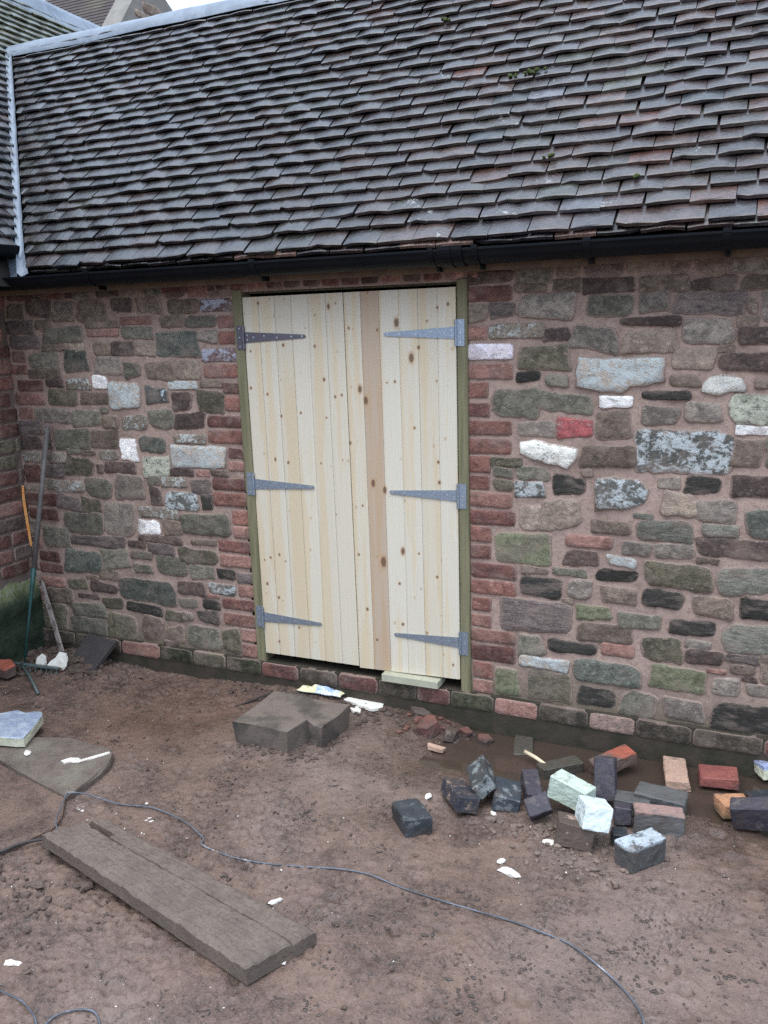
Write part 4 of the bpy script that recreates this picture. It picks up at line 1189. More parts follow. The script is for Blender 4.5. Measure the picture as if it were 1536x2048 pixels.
# ------------------------------------------------------------------ ground
def vnoise(x, y, seed):
    xi, yi = np.floor(x).astype(np.int64), np.floor(y).astype(np.int64)
    fx, fy = x - xi, y - yi
    fx, fy = fx * fx * (3 - 2 * fx), fy * fy * (3 - 2 * fy)
    def h(a, b):
        n = (a * 374761393 + b * 668265263 + seed * 974711) & 0x7fffffff
        n = ((n ^ (n >> 13)) * 1274126177) & 0x7fffffff
        return ((n ^ (n >> 16)) & 0xffff) / 65535.0
    a, b, c, d = h(xi, yi), h(xi + 1, yi), h(xi, yi + 1), h(xi + 1, yi + 1)
    return (a + (b - a) * fx) * (1 - fy) + (c + (d - c) * fx) * fy - .5
def fbm(x, y, f, o, seed, g=.55):
    s, a = 0, 1
    for i in range(o):
        s = s + a * vnoise(x * f + 17.3 * i, y * f - 9.1 * i, seed + i)
        f *= 2.03
        a *= g
    return s
def sm(a, b, x):
    t = np.clip((x - a) / (b - a), 0, 1)
    return t * t * (3 - 2 * t)
def blob(X, Y, cx, cy, rx, ry, h):
    return h * np.exp(-((X - cx) / rx) ** 2 - ((Y - cy) / ry) ** 2)
PITS = []
rp = random.Random(4)
for _ in range(520):
    x, y = rp.uniform(-2.0, 2.0), rp.uniform(-2.4, -.15)
    r = rp.uniform(.006, .022) * (1.4 if rp.random() < .12 else 1)
    PITS.append((x, y, r, -rp.uniform(.006, .018)))
# boot prints with tread bars in the softer mud
for (bx, by, an) in ((1.05, -1.45, .9), (1.55, -1.12, 2.2), (.62, -1.62, .3), (1.25, -1.2, 1.5), (.45, -1.0, 2.6), (1.7, -.98, .8)):
    for k in range(7):
        t = (k - 3) * .028
        for s_ in (-1, 0, 1):
            PITS.append((bx + math.cos(an) * t - math.sin(an) * s_ * .022, by + math.sin(an) * t + math.cos(an) * s_ * .022, .0095, -.013))
def height(X, Y):
    X, Y = np.asarray(X, float), np.asarray(Y, float)
    h = .022 * fbm(X, Y, 1.3, 3, 1) + .010 * fbm(X, Y, 5, 3, 7) 
    rough = .35 + 1.1 * sm(-.05, .25, fbm(X, Y, 1.7, 2, 40)) + 1.5 * np.exp(-((X + .75) / .45) ** 2 - ((Y + 1.72) / .25) ** 2) + 1.6 * np.exp(-((X + 1.75) / .35) ** 2 - ((Y + .18) / .16) ** 2)
    f3 = fbm(X, Y, 22, 4, 21, .75)
    h = h + .010 * rough * (np.abs(f3) * -1.6 + .35) * 1.0 + .004 * rough * fbm(X, Y, 60, 2, 33)
    flat = np.exp(-((X + .75) / .55) ** 4 - ((Y + 1.3) / .3) ** 4)
    h = h * (1 - .7 * flat)
    pd = sm(.30, .75, X) * sm(-.62, -.36, Y + .07 * np.sin(X * 7)) * (1 - .35 * sm(1.2, 1.3, X) * sm(-.3, -.5, Y))
    h = h - .05 * pd
    h = h + blob(X, Y, -1.78, -.1, .3, .13, .055) + blob(X, Y, -.25, .0, .5, .12, .05) + blob(X, Y, .45, -.06, .16, .09, .03) + blob(X, Y, -.2, -.5, .3, .12, .012)
    h = h + blob(X, Y, 1.2, -.86, .25, .05, .014) - blob(X, Y, -.05, -1.62, .35, .07, .02)
    return h
gx = np.concatenate([np.linspace(-60, -3, 30)[:-1], np.linspace(-3, -2.15, 24)[:-1], np.arange(-2.15, 2.15, .0085), np.linspace(2.15, 4, 50)[1:], np.linspace(4, 60, 30)[1:]])
gy = np.concatenate([np.linspace(-60, -4, 30)[:-1], np.linspace(-4, -2.35, 40)[:-1], np.arange(-2.35, .02, .0085), np.linspace(.02, .4, 6)[1:], np.linspace(.4, 60, 30)[1:]])
GX, GY = np.meshgrid(gx, gy)
GZ = height(GX, GY)
for (x, y, r, d) in PITS:
    i0, i1 = np.searchsorted(gx, (x - 3 * r, x + 3 * r))
    j0, j1 = np.searchsorted(gy, (y - 3 * r, y + 3 * r))
    q = np.hypot(GX[j0:j1, i0:i1] - x, (GY[j0:j1, i0:i1] - y))
    GZ[j0:j1, i0:i1] += d * np.exp(-(q / r) ** 2) - d * .35 * np.exp(-((q - 1.7 * r) / (.6 * r)) ** 2)
GZ[GY > .3] = np.minimum(GZ[GY > .3], -.1)
ny, nx = GX.shape
idx = np.arange(nx * ny).reshape(ny, nx)
quads = np.stack([idx[:-1, :-1], idx[:-1, 1:], idx[1:, 1:], idx[1:, :-1]], -1).reshape(-1, 4)
me = bpy.data.meshes.new("ground")
me.vertices.add(nx * ny)
me.vertices.foreach_set('co', np.stack([GX, GY, GZ], -1).astype(np.float32).ravel())
me.loops.add(quads.size)
me.loops.foreach_set('vertex_index', quads.astype(np.int32).ravel())
me.polygons.add(len(quads))
me.polygons.foreach_set('loop_start', (np.arange(len(quads)) * 4).astype(np.int32))
me.polygons.foreach_set('use_smooth', np.ones(len(quads), bool))
me.update(calc_edges=True)
def mud_mat():
    t = NT("wet_red_mud")
    co = t.coord(rand=False)
    n0 = t.noise(co, .9, 3, .5)
    n1 = t.noise(co, 4.5, 6, .7, .4)
    n2 = t.noise(co, 26, 5, .75, .5)
    n3 = t.noise(co, 120, 3, .75)
    n4 = t.noise(co, 11, 5, .75)
    n5 = t.noise(co, 55, 4, .8, .8)
    col = t.mix(t.ramp(n1, .40, .60), (.158, .099, .074), (.104, .065, .049))
    col = t.mix(t.math('MULTIPLY', t.ramp(n0, .45, .65), .6), col, (.195, .144, .12))
    col = t.mix(t.math('MULTIPLY', t.ramp(n4, .53, .66), .35), col, (.06, .042, .033))
    col = t.mix(t.math('MULTIPLY', t.ramp(n2, .54, .64), .4), col, (.05, .035, .027))
    col = t.mix(t.math('MULTIPLY', t.math('MULTIPLY', t.ramp(n5, .54, .60), t.ramp(n1, .42, .58)), .8), col, (.03, .022, .018))
    col = t.mix(t.math('MULTIPLY', t.ramp(n5, .40, .33), .5), col, (.2, .15, .125))
    col = t.mix(t.math('MULTIPLY', t.ramp(n3, .58, .68), .5), col, (.22, .17, .14))
    col = t.mix(t.math('MULTIPLY', t.ramp(n3, .42, .34), .5), col, (.04, .03, .024))
    g = t.n.new("ShaderNodeNewGeometry")
    vm = t.n.new("ShaderNodeVectorMath")
    vm.operation = 'DISTANCE'
    t.l.new(g.outputs['Position'], vm.inputs[0])
    vm.inputs[1].default_value = (-.75, -.45, 0)
    rd = t.math('MULTIPLY', t.ramp(t.math('ADD', vm.outputs[1], t.math('MULTIPLY', n1, .8)), 1.15, .5), .55)
    col = t.mix(rd, col, (.115, .06, .04))
    sp2 = t.n.new("ShaderNodeSeparateXYZ")
    t.l.new(g.outputs['Position'], sp2.inputs[0])
    wob = t.math('MULTIPLY', t.math('SUBTRACT', n1, .5), .9)
    wet = t.math('MULTIPLY', t.ramp(t.math('ADD', sp2.outputs[1], wob), -.80, -.5), t.ramp(t.math('ADD', sp2.outputs[0], wob), -.05, .45))
    wet = t.math('MAXIMUM', wet, t.math('MULTIPLY', t.ramp(n1, .56, .62), .6))
    col = t.mix(t.math('MULTIPLY', wet, .45), col, t.mix(1.0, col, (.5, .46, .42), 'MULTIPLY'))
    t.bump(t.math('ADD', t.math('ADD', n2, n5), t.math('MULTIPLY', n3, .7)), .8, .006)
    return t.done(col, t.math('SUBTRACT', t.math('ADD', t.math('MULTIPLY', n4, .8), .16), t.math('MULTIPLY', wet, .25)), .5)
M_MUD = mud_mat()
me.materials.append(M_MUD)
ground = bpy.data.objects.new("ground", me)
link(ground)
props(ground, kind='structure')

def gz(x, y):
    return float(height(x, y))

# puddle along the wall foot
def water_mat():
    t = NT("muddy_water")
    co = t.coord(rand=False)
    t.bump(t.noise(co, 9, 2, .5), .05, .01)
    return t.done(t.mix(t.noise(co, 5, 4, .6), (.05, .034, .026), (.07, .049, .037)), .06, .5)
pu = MB()
pu.add([(.2, -.75, -.022), (2.9, -.75, -.022), (2.9, -.03, -.022), (.2, -.03, -.022)], [(0, 1, 2, 3)])
puddle = pu.build("puddle", water_mat())
props(puddle, kind='structure')

# ------------------------------------------------------------------ loose bricks
MUDC = (.085, .062, .052)
def brick_mat(name, c1, c2, dirt, amt, rough=.75, patch=None, pamt=.0, axis_top=None):
    t = NT(name)
    co = t.coord()
    n1 = t.noise(co, 12, 5, .7)
    n2 = t.noise(co, 60, 4, .75)
    col = t.mix(t.ramp(n1, .35, .65), c1, c2)
    if patch:
        col = t.mix(t.ramp(t.math('ADD', t.math('MULTIPLY', n1, .6), t.math('MULTIPLY', t.noise(co, 30, 4, .8), .4)), .5 + (.5 - pamt) * .3 - .02, .5 + (.5 - pamt) * .3 + .03), col, patch)
    g = t.n.new("ShaderNodeNewGeometry")
    sp = t.n.new("ShaderNodeSeparateXYZ")
    t.l.new(g.outputs['Position'], sp.inputs[0])
    lo = t.ramp(t.math('ADD', sp.outputs[2], t.math('MULTIPLY', n1, .06)), amt[0], amt[1])
    col = t.mix(t.math('MULTIPLY', lo, .96), col, dirt)
    n5 = t.noise(co, 7, 6, .75)
    col = t.mix(t.math('MULTIPLY', t.ramp(n5, .53, .62), .6), col, MUDC)
    col = t.mix(t.math('MULTIPLY', t.ramp(n2, .55, .68), .5), col, tuple(q * .45 for q in c2))
    t.bump(t.math('ADD', n2, n1), .8, .005)
    return t.done(col, rough, .4)
BM = {
    'black': brick_mat("blue_black_brick", (.026, .030, .034), (.04, .045, .05), (.05, .043, .037), (.06, .02), .5, (.11, .12, .125), .22),
    'blacktan': brick_mat("black_brick_with_tan_mortar", (.03, .032, .042), (.045, .043, .05), (.06, .05, .04), (.06, .02), .55, (.27, .2, .14), .32),
    'blackgrey': brick_mat("black_brick_with_grey_mortar", (.045, .05, .052), (.03, .034, .037), (.05, .043, .037), (.05, .0), .55, (.2, .215, .21), .45),
    'blue': brick_mat("blue_black_chipped_brick", (.035, .045, .055), (.05, .058, .066), (.04, .04, .038), (.05, .0), .5, (.17, .18, .18), .3),
    'purple': brick_mat("purple_black_brick", (.058, .05, .062), (.045, .04, .048), (.05, .04, .036), (.04, .0), .6, (.1, .085, .085), .3),
    'green': brick_mat("pale_green_painted_brick", (.50, .58, .49), (.46, .53, .43), (.34, .33, .2), (.085, .02), .6),
    'white': brick_mat("white_painted_brick", (.62, .68, .66), (.56, .62, .6), (.42, .42, .3), (.11, .05), .6),
    'brown': brick_mat("mud_brown_brick", (.1, .07, .055), (.075, .055, .044), MUDC, (.06, .0), .75, (.33, .235, .185), .3),
    'frost': brick_mat("dark_brick_with_whitened_top", (.45, .5, .52), (.3, .33, .35), (.05, .045, .042), (.112, .100), .7, (.07, .068, .066), .35),
    'grey': brick_mat("grey_mud_coated_brick", (.11, .106, .1), (.085, .083, .08), (.075, .072, .068), (.04, .0), .65),
    'greypink': brick_mat("grey_brick_with_pink_top", (.3, .19, .16), (.25, .16, .135), (.1, .098, .094), (.112, .100), .7),
    'red': brick_mat("red_brick_loose", (.27, .085, .065), (.21, .065, .055), (.15, .06, .05), (.045, .01), .7),
    'redtop': brick_mat("red_topped_brick", (.36, .095, .055), (.3, .085, .055), (.12, .085, .068), (.103, .09), .7),
    'redfrag': brick_mat("muddy_red_brick_rubble", (.19, .08, .06), (.14, .062, .048), MUDC, (.05, .01), .75),
    'tan': brick_mat("pink_tan_brick", (.46, .3, .22), (.4, .26, .19), (.22, .14, .1), (.02, -.01), .75),
    'orange': brick_mat("orange_brick", (.46, .235, .125), (.40, .2, .11), (.24, .15, .08), (.05, .03), .7),
    'olive': brick_mat("silt_covered_brick", (.085, .075, .058), (.07, .062, .05), (.04, .033, .026), (.015, -.02), .45),
    'cream': brick_mat("cream_brick_blue_painted_top", (.30, .36, .55), (.35, .40, .58), (.62, .60, .42), (.085, .07), .6),
}
def loose_brick(key, mat, label, group="loose bricks dumped beside the puddle", bev=.003, jit=.004, name="brick"):
    pos, e, d = BRK[key]
    mb = MB()
    mb.bbox(-d[0] / 2, d[0] / 2, -d[1] / 2, d[1] / 2, -d[2] / 2, d[2] / 2, bev, jit=jit, seed=hash(key) % 1000 if False else sum(map(ord, key)))
    me_o = mb.build(name, BM[mat], None, origin=(0, 0, 0))
    # rough the faces a little: subdivide and push with noise
    bmod = me_o.modifiers.new("sub", 'SUBSURF')
    bmod.subdivision_type = 'SIMPLE'
    bmod.levels = bmod.render_levels = 3
    tx = bpy.data.textures.get("brick_clouds") or bpy.data.textures.new("brick_clouds", 'CLOUDS')
    tx.noise_scale = .028
    dm = me_o.modifiers.new("rough", 'DISPLACE')
    dm.texture = tx
    dm.texture_coords = 'GLOBAL'
    dm.strength = .007
    dm.mid_level = .5
    me_o.location = pos
    me_o.rotation_euler = e
    return props(me_o, label, "brick", group)
loose_brick('B1', 'black', "blue-black brick lying alone apart from the pile, nearest the doors")
loose_brick('B2', 'blacktan', "black brick with tan mortar on its side, at the doorway end of the pile")
loose_brick('B3', 'blackgrey', "black brick with grey mortar propped up steeply across two others")
loose_brick('B4', 'blue', "chipped blue-black brick leaning beside the propped grey-mortared brick")
loose_brick('B5', 'purple', "dark mottled brick standing behind the small purple-black brick")
loose_brick('B6', 'purple', "small purple-black brick tilted with its end showing, beside the pale green one")
loose_brick('B7', 'green', "pale green painted brick, the longer of two light ones on the pile")
loose_brick('B8', 'white', "white painted brick on top of the pile over a brown broken brick")
loose_brick('B9', 'brown', "muddy brown broken brick under the white painted brick")
loose_brick('B10', 'frost', "dark brick with whitened top edge, at the front of the pile")
loose_brick('B11', 'greypink', "grey mud-coated brick on edge with pink top, behind the whitened brick")
loose_brick('B12', 'grey', "smooth grey brick lying flat in front of the tan brick")
loose_brick('B13', 'grey', "low grey brick half sunk beside the upright purple brick")
loose_brick('B14', 'purple', "purple-black brick standing upright in the middle of the pile")
loose_brick('B15', 'redtop', "long brick with bright red top, behind the upright purple brick")
loose_brick('B16', 'olive', "dark silt-covered brick lying in the puddle behind the pale green brick")
loose_brick('B17', 'olive', "silt-covered brick flat in the puddle with a pale stick on it")
loose_brick('B18', 'tan', "pink-tan brick lying end-on in the puddle before the plinth", jit=.006)
loose_brick('B19', 'red', "plain dull red brick lying in the puddle by the wall")
loose_brick('B20', 'orange', "orange brick half sunk at the edge of the puddle")
loose_brick('B21', 'purple', "long dark purple brick on edge before the orange brick")
loose_brick('B22', 'black', "dark grey brick lying flat behind the orange brick")
loose_brick('B23', 'cream', "cream brick with pale blue top at the wall foot")
loose_brick('B24', 'purple', "rounded dark brick between the white brick and the grey one with pink top")
loose_brick('B25', 'black', "small black block filling the dark shadow low behind the whitened brick")  # black block stands for the dark shadow under the white brick

# broken red brick by the threshold
def shard(name, poly, z0, th, mat, label, cat, group=None, tilt=(0, 0), bev=.003, jit=.002, seed=1):
    c = np.mean(np.array(poly), 0)
    mb = MB()
    M = Matrix.Translation((c[0], c[1], z0)) @ Euler((tilt[0], tilt[1], 0)).to_matrix().to_4x4() @ Matrix.Translation((-c[0], -c[1], 0))
    mb.prism(poly, 0, th, M, bev=bev, jit=jit, seed=seed)
    return props(mb.build(name, mat), label, cat, group)
frag = "broken red brick lumps by the threshold"
shard("brick_fragment", [(.395, -.115), (.40, -.185), (.455, -.195), (.50, -.145), (.47, -.09), (.43, -.08)], -.012, .062, BM['redfrag'], "largest broken red brick lump below the door post", "brick piece", frag, (.2, -.25), .006, .006, 3)
shard("brick_fragment", [(.505, -.15), (.525, -.2), (.565, -.185), (.57, -.135), (.53, -.12)], -.02, .045, BM['brown'], "brown broken brick lump beside the largest red one", "brick piece", frag, (-.2, .15), .005, .005, 4)
shard("brick_fragment", [(.655, -.115), (.665, -.15), (.71, -.15), (.725, -.11), (.69, -.095)], -.03, .035, BM['redfrag'], "small red brick chip nearest the pink plinth brick", "brick piece", frag, (.1, .2), .004, .004, 5)
shard("brick_fragment", [(.56, -.10), (.60, -.125), (.625, -.09), (.59, -.06)], -.02, .03, BM['redfrag'], "small red brick chip close against the plinth", "brick piece", frag, (.1, .2), .004, .004, 6)
shard("brick_fragment", [(.475, -.27), (.485, -.295), (.555, -.30), (.56, -.275)], -.014, .02, BM['tan'], "flat pinkish brick chip at the puddle's edge", "brick piece", frag, (.0, .05), .003, .003, 7)
shard("brick_fragment", [(.30, -.05), (.33, -.08), (.40, -.075), (.41, -.045), (.36, -.03)], .02, .03, BM['brown'], "brown-red brick lump lying against the sill brickwork", "brick piece", frag, (.1, .2), .005, .005, 8)
shard("brick_fragment", [(-2.02, -.36), (-1.98, -.42), (-1.90, -.42), (-1.9, -.36), (-1.96, -.32)], .02, .06, BM['redtop'], "red brick lump beside the rake head in the corner", "brick piece", None, (.1, .1), .006, .006, 9)

# ------------------------------------------------------------------ slabs, plank, board
def stony(name, c1, c2, dirt, damt=(.5, .66), rough=.85, b=.7, scale=14):
    t = NT(name)
    co = t.coord()
    n1 = t.noise(co, scale, 6, .7)
    n2 = t.noise(co, scale * 5, 5, .75)
    n0 = t.noise(co, scale * .3, 4, .6)
    col = t.mix(t.ramp(n1, .35, .65), c1, c2)
    col = t.mix(t.math('MULTIPLY', t.ramp(n0, *damt), .8), col, dirt)
    col = t.mix(t.math('MULTIPLY', t.ramp(n2, .55, .75), .45), col, tuple(q * .5 for q in c2))
    t.bump(t.math('ADD', n1, n2), b, .006)
    return t.done(col, rough, .3)
M_NOTCH = stony("dark_sandstone_block", (.095, .078, .064), (.066, .057, .049), (.175, .137, .113), (.38, .52))
poly = [(-.352, -.571), (-.215, -.575), (-.092, -.577), (-.064, -.576), (-.036, -.452), (.014, -.462), (.060, -.468), (.071, -.345), (.079, -.222), (-.06, -.222), (-.2, -.224), (-.334, -.226), (-.345, -.4)]
mb = MB()
cx, cy = -.13, -.4
mb.prism([(cx + (x - cx) * .99, cy + (y - cy) * .99) for x, y in poly], -.04, .108, bev=.009, jit=.007, seed=5)
v = []
for (x, y, z) in mb.v:
    k = 1 - max(0, .10 - z) * .35
    v.append((cx + (x - cx) * k, cy + (y - cy) * k, z))
notch = mesh("stone_block", v, mb.f, M_NOTCH)
props(notch, "dark sandstone block with a notch cut in its front edge, before the doors", "stone block")

def plank_mat():
    t = NT("mud_caked_timber")
    co = t.coord()
    cb = t.n.new("ShaderNodeCombineXYZ")
    t.l.new(t.math('MULTIPLY', t.attr('gu'), 3.0), cb.inputs[0])
    t.l.new(t.math('MULTIPLY', t.attr('gw'), 34.0), cb.inputs[1])
    g = t.noise(cb.outputs[0], 1.0, 4, .6, .3)
    n1 = t.noise(co, 9, 6, .7)
    n2 = t.noise(co, 70, 5, .75)
    col = t.mix(t.ramp(n1, .38, .62), (.155, .118, .094), (.118, .09, .073))
    col = t.mix(t.math('MULTIPLY', t.ramp(g, .54, .68), .14), col, (.06, .046, .038))
    col = t.mix(t.math('MULTIPLY', t.ramp(n2, .52, .66), .55), col, (.055, .042, .034))
    col = t.mix(t.math('MULTIPLY', t.ramp(n2, .40, .32), .35), col, (.2, .155, .128))
    t.bump(t.math('ADD', t.math('MULTIPLY', g, .25), t.math('ADD', n1, n2)), .9, .006)
    return t.done(col, .8, .25)
M_PLANKMUD = plank_mat()
def plank():
    nL = (-.522, -1.533, .084); fL = (-.415, -1.335, .062); fR = (.622, -1.589, .070); nR = (.519, -1.811, .077)
    nu, nv = 170, 56
    V, GU, GW = [], [], []
    for layer in (0, 1):
        for j in range(nv + 1):
            for i in range(nu + 1):
                u, w = i / nu, j / nv
                a = [nL[k] + (nR[k] - nL[k]) * u for k in range(3)]
                b = [fL[k] + (fR[k] - fL[k]) * u for k in range(3)]
                p = [a[k] + (b[k] - a[k]) * w for k in range(3)]
                r = .004 * mnoise.noise((p[0] * 18, p[1] * 18, 3)) + .003 * mnoise.noise((p[0] * 60, p[1] * 60, 1)) + .0022 * mnoise.noise((u * 14, w * 26, 6))
                dist = min(u * 1.06, (1 - u) * 1.06, w * .22, (1 - w) * .22)
                ed = max(0, 1 - dist / .016) ** 1.6
                cw = .64 + .018 * mnoise.noise((u * 6, 0, 0)) + .006 * mnoise.noise((u * 31, 0, 4))
                if layer:
                    z = p[2] + r - ed * (.009 + .006 * mnoise.noise((p[0] * 40, p[1] * 40, 9)))
                    crack = abs(w - cw)
                    op = .5 + .9 * max(0, mnoise.noise((u * 7, 3, 3)) + .25)
                    if .05 < u:
                        z -= .02 * min(op, 1) * max(0, 1 - crack / .017)
                    if w > cw:
                        z -= .005
                    if u < .15 and cw < w < cw + .11:
                        z -= .028 * min(1, (.15 - u) / .03)
                else:
                    z = p[2] - .060 + .008 * (1 - u)
                wob = .0035 * mnoise.noise((u * 9, w * 4, 7)) if (j in (0, nv) or i in (0, nu)) else 0
                V.append((p[0] + wob, p[1] + wob, z))
                GU.append(u)
                GW.append(w)
    n = nu + 1
    L = n * (nv + 1)
    f = []
    for j in range(nv):
        for i in range(nu):
            a = j * n + i
            f.append((L + a, L + a + 1, L + a + n + 1, L + a + n))
    f.append((0, nv * n, nv * n + nu, nu))
    for i in range(nu):
        f.append((i, i + 1, L + i + 1, L + i))
        a = nv * n + i
        f.append((a + 1, a, L + a, L + a + 1))
    for j in range(nv):
        a = j * n
        f.append((a + n, a, L + a, L + a + n))
        a = j * n + nu
        f.append((a, a + n, L + a + n, L + a))
    return mesh("timber_plank", V, f, M_PLANKMUD, None, False, {'gu': GU, 'gw': GW})
pk = plank()
props(pk, "long thick mud-caked timber plank with a split along it, lying on the mud", "plank")

M_CONC = stony("worn_concrete_slab", (.165, .128, .103), (.118, .092, .074), (.19, .168, .13), (.5, .7), .85, 1.0, 22)
fs = [(-1.45, -1.03), (-1.42, -.9), (-1.235, -.91), (-1.041, -.845), (-.917, -.845), (-.81, -.855), (-.752, -.893), (-.715, -.96), (-.69, -1.05), (-.685, -1.144), (-.70, -1.235), (-.79, -1.22), (-.885, -1.194), (-1.0, -1.165), (-1.103, -1.142), (-1.194, -1.112), (-1.35, -1.09)]
mb = MB()
mb.prism(fs[::-1], -.03, .030, bev=.008, jit=.004, seed=8)
props(mb.build("paving_slab", M_CONC), "worn concrete slab with one curved edge and white droppings on it, beside the torn insulation board", "paving slab")
M_MBOARD = stony("mud_filmed_board", (.125, .094, .08), (.105, .08, .069), (.135, .105, .085), (.4, .7), .7, .25, 6)
mb = MB()
mb.prism([(-1.5, -1.13), (-1.33, -1.8), (-.651, -1.60), (-.607, -1.462), (-.598, -1.407), (-.618, -1.343), (-.72, -1.22), (-.803, -1.204), (-1.0, -1.165), (-1.196, -1.12)], -.02, .012, bev=.003, jit=.003, seed=2)
props(mb.build("sheet_board", M_MUD), "flat mud-filmed sheet board lying against the concrete slab", "board")

# torn foil-faced insulation board
M_FOIL = NT("blue_grey_foil")
t = M_FOIL
co = t.coord()
n1 = t.noise(co, 22, 5, .75)
col = t.mix(t.ramp(n1, .4, .62), (.33, .39, .5), (.5, .55, .62))
t.bump(t.noise(co, 35, 4, .7), .5, .006)
M_FOIL = t.done(col, .4, .5, .35)
M_FOAM = simple("cream_foam", (.62, .60, .45), (.52, .5, .37), 30, .9, .2, .8, dirt=(.3, .27, .2))
ip = [(-1.62, -.93), (-1.463, -.859), (-1.409, -.804), (-1.347, -.812), (-1.329, -.784), (-1.291, -.770), (-1.262, -.793), (-1.205, -.90), (-1.160, -1.004), (-1.194, -1.017), (-1.25, -1.03), (-1.30, -1.04), (-1.45, -1.06), (-1.6, -1.08)]
ib = empty("insulation_board", (-1.35, -.93, .04), "torn piece of insulation board with blue-grey foil face and cream foam core", "insulation board")
mb = MB()
mb.prism(ip[::-1], .038, .078, jit=.004, seed=12)
mb.build("foam_core", M_FOAM, ib)
mb = MB()
mb.prism([(-1.37 + (x + 1.37) * .995, -.93 + (y + .93) * .995) for x, y in ip[::-1]], .079, .0825, jit=.0025, seed=13)
mb.build("foil_face", M_FOIL, ib)

# dark roof tile / paver leaning at the wall foot
M_SLATE = stony("dark_clay_paver", (.06, .05, .048), (.048, .042, .042), (.07, .058, .053), (.5, .7), .6, .25, 9)
bl, br = Vector((-1.745, -.155, .012)), Vector((-1.525, -.215, .0))
tl, tr = Vector((-1.655, -.05, .178)), Vector((-1.438, -.075, .168))
nrm = (br - bl).cross(tl - bl).normalized()
mb = MB()
mb.add([bl, br, tr, tl, bl - nrm * .026, br - nrm * .026, tr - nrm * .026, tl - nrm * .026], [(0, 1, 2, 3), (7, 6, 5, 4), (0, 4, 5, 1), (1, 5, 6, 2), (2, 6, 7, 3), (3, 7, 4, 0)])
o = mb.build("paving_tile", M_SLATE)
bv = o.modifiers.new("bevel", 'BEVEL'); bv.width = .003; bv.segments = 2
props(o, "dark clay paving tile leaning at the wall foot near the inner corner", "tile")

# rake-like tool leaning in the corner
tool = empty("garden_rake", (-1.93, -.25, .02), "long-handled rake with grey and green shaft leaning in the inner corner", "rake")
M_SHAFT = simple("worn_grey_shaft", (.17, .15, .135), (.11, .1, .095), 25, .6, .4, .2)
M_TEAL = simple("teal_green_paint", (.02, .08, .075), (.018, .06, .052), 30, .45, .5, .2, dirt=(.3, .33, .3), dirt_amt=(.62, .72))
M_TEAL2 = simple("muddy_green_steel", (.06, .09, .085), (.1, .115, .11), 30, .5, .5, .2)
p0, p1 = Vector((-1.935, -.265, .035)), Vector((-1.803, -.035, 1.345))
at = lambda k: p0 + (p1 - p0) * k
mb = MB(); mb.tube([at(.40), at(.7), at(1.0)], [.0135, .0135, .0135], 10); mb.build("shaft", M_SHAFT, tool, True)
mb = MB(); mb.tube([at(.0), at(.2), at(.33), at(.41)], [.0055, .0065, .0115, .0145], 10); mb.build("socket", M_TEAL, tool, True)
mb = MB()
mb.bbox(-.20, .20, -.012, .012, -.006, .006, .002, Matrix.Translation((-1.88, -.285, .045)) @ Matrix.Rotation(.1, 4, 'Z'))
for k in range(12):
    x = -.19 + k * .0345
    q = Matrix.Translation((-1.88, -.285, .045)) @ Matrix.Rotation(.1, 4, 'Z')
    mb.tube([q @ Vector((x, 0, 0)), q @ Vector((x, -.015, -.03)), q @ Vector((x, -.012, -.055))], [.004, .0035, .002], 6)
mb.build("rake_head", M_TEAL2, tool)
mb = MB(); mb.tube([(-1.92, -.30, .05), (-1.78, -.38, .035), (-1.58, -.515, .02)], .0075, 8)
props(mb.build("metal_rod", M_TEAL2, None, True), "thin dark metal rod lying on the mud by the rake head", "rod")

# lath leaning in the corner
M_LATH = simple("weathered_lath", (.36, .30, .27), (.26, .215, .19), 20, .8, .2, .4, dirt=(.1, .075, .06), dirt_amt=(.5, .62))
a, b = Vector((-1.80, -.105, .02)), Vector((-1.985, -.035, .45))
d = (b - a).normalized(); s_ = d.cross(Vector((0, 1, 0))).normalized(); n_ = s_.cross(d)
B = Matrix(((s_.x, n_.x, d.x, a.x), (s_.y, n_.y, d.y, a.y), (s_.z, n_.z, d.z, a.z), (0, 0, 0, 1)))
mb = MB(); mb.bbox(-.016, .016, -.006, .006, 0, (b - a).length, .002, B, .001)
props(mb.build("wooden_lath", M_LATH), "weathered wooden lath leaning in the inner corner under the rake shaft", "lath")

# white pottery shards in the corner
M_CHINA = simple("white_china", (.72, .68, .6), (.66, .62, .55), 12, .25, .5, .05, dirt=(.4, .33, .25), dirt_amt=(.62, .75))
gp = "white china shards by the rake"
def china(poly, loc, rot, label):
    mb = MB()
    M = Matrix.Translation(loc) @ Euler(rot).to_matrix().to_4x4()
    n = len(poly)
    V = []
    for lay in (0, 1):
        for (x, y) in poly:
            V.append(M @ Vector((x, -8 * x * x + .006 * lay, y)))
    f = [tuple(range(n)), tuple(range(2 * n - 1, n - 1, -1))] + [(i, i + n, (i + 1) % n + n, (i + 1) % n) for i in range(n)]
    mb.add(V, f)
    props(mb.build("china_shard", M_CHINA), label, "china shard", gp)
china([(-.055, .0), (-.02, -.012), (.045, .005), (.06, .03), (.05, .07), (.02, .092), (-.02, .088), (-.03, .05), (-.045, .03)], (-1.72, -.235, .03), (-.35, .25, .15), "larger curved white china shard beside the rake head")
china([(-.045, -.005), (.03, -.008), (.04, .02), (.02, .06), (-.01, .072), (-.038, .05)], (-1.815, -.25, .03), (-.3, -.15, -.1), "smaller pointed white china shard beside the rake head")

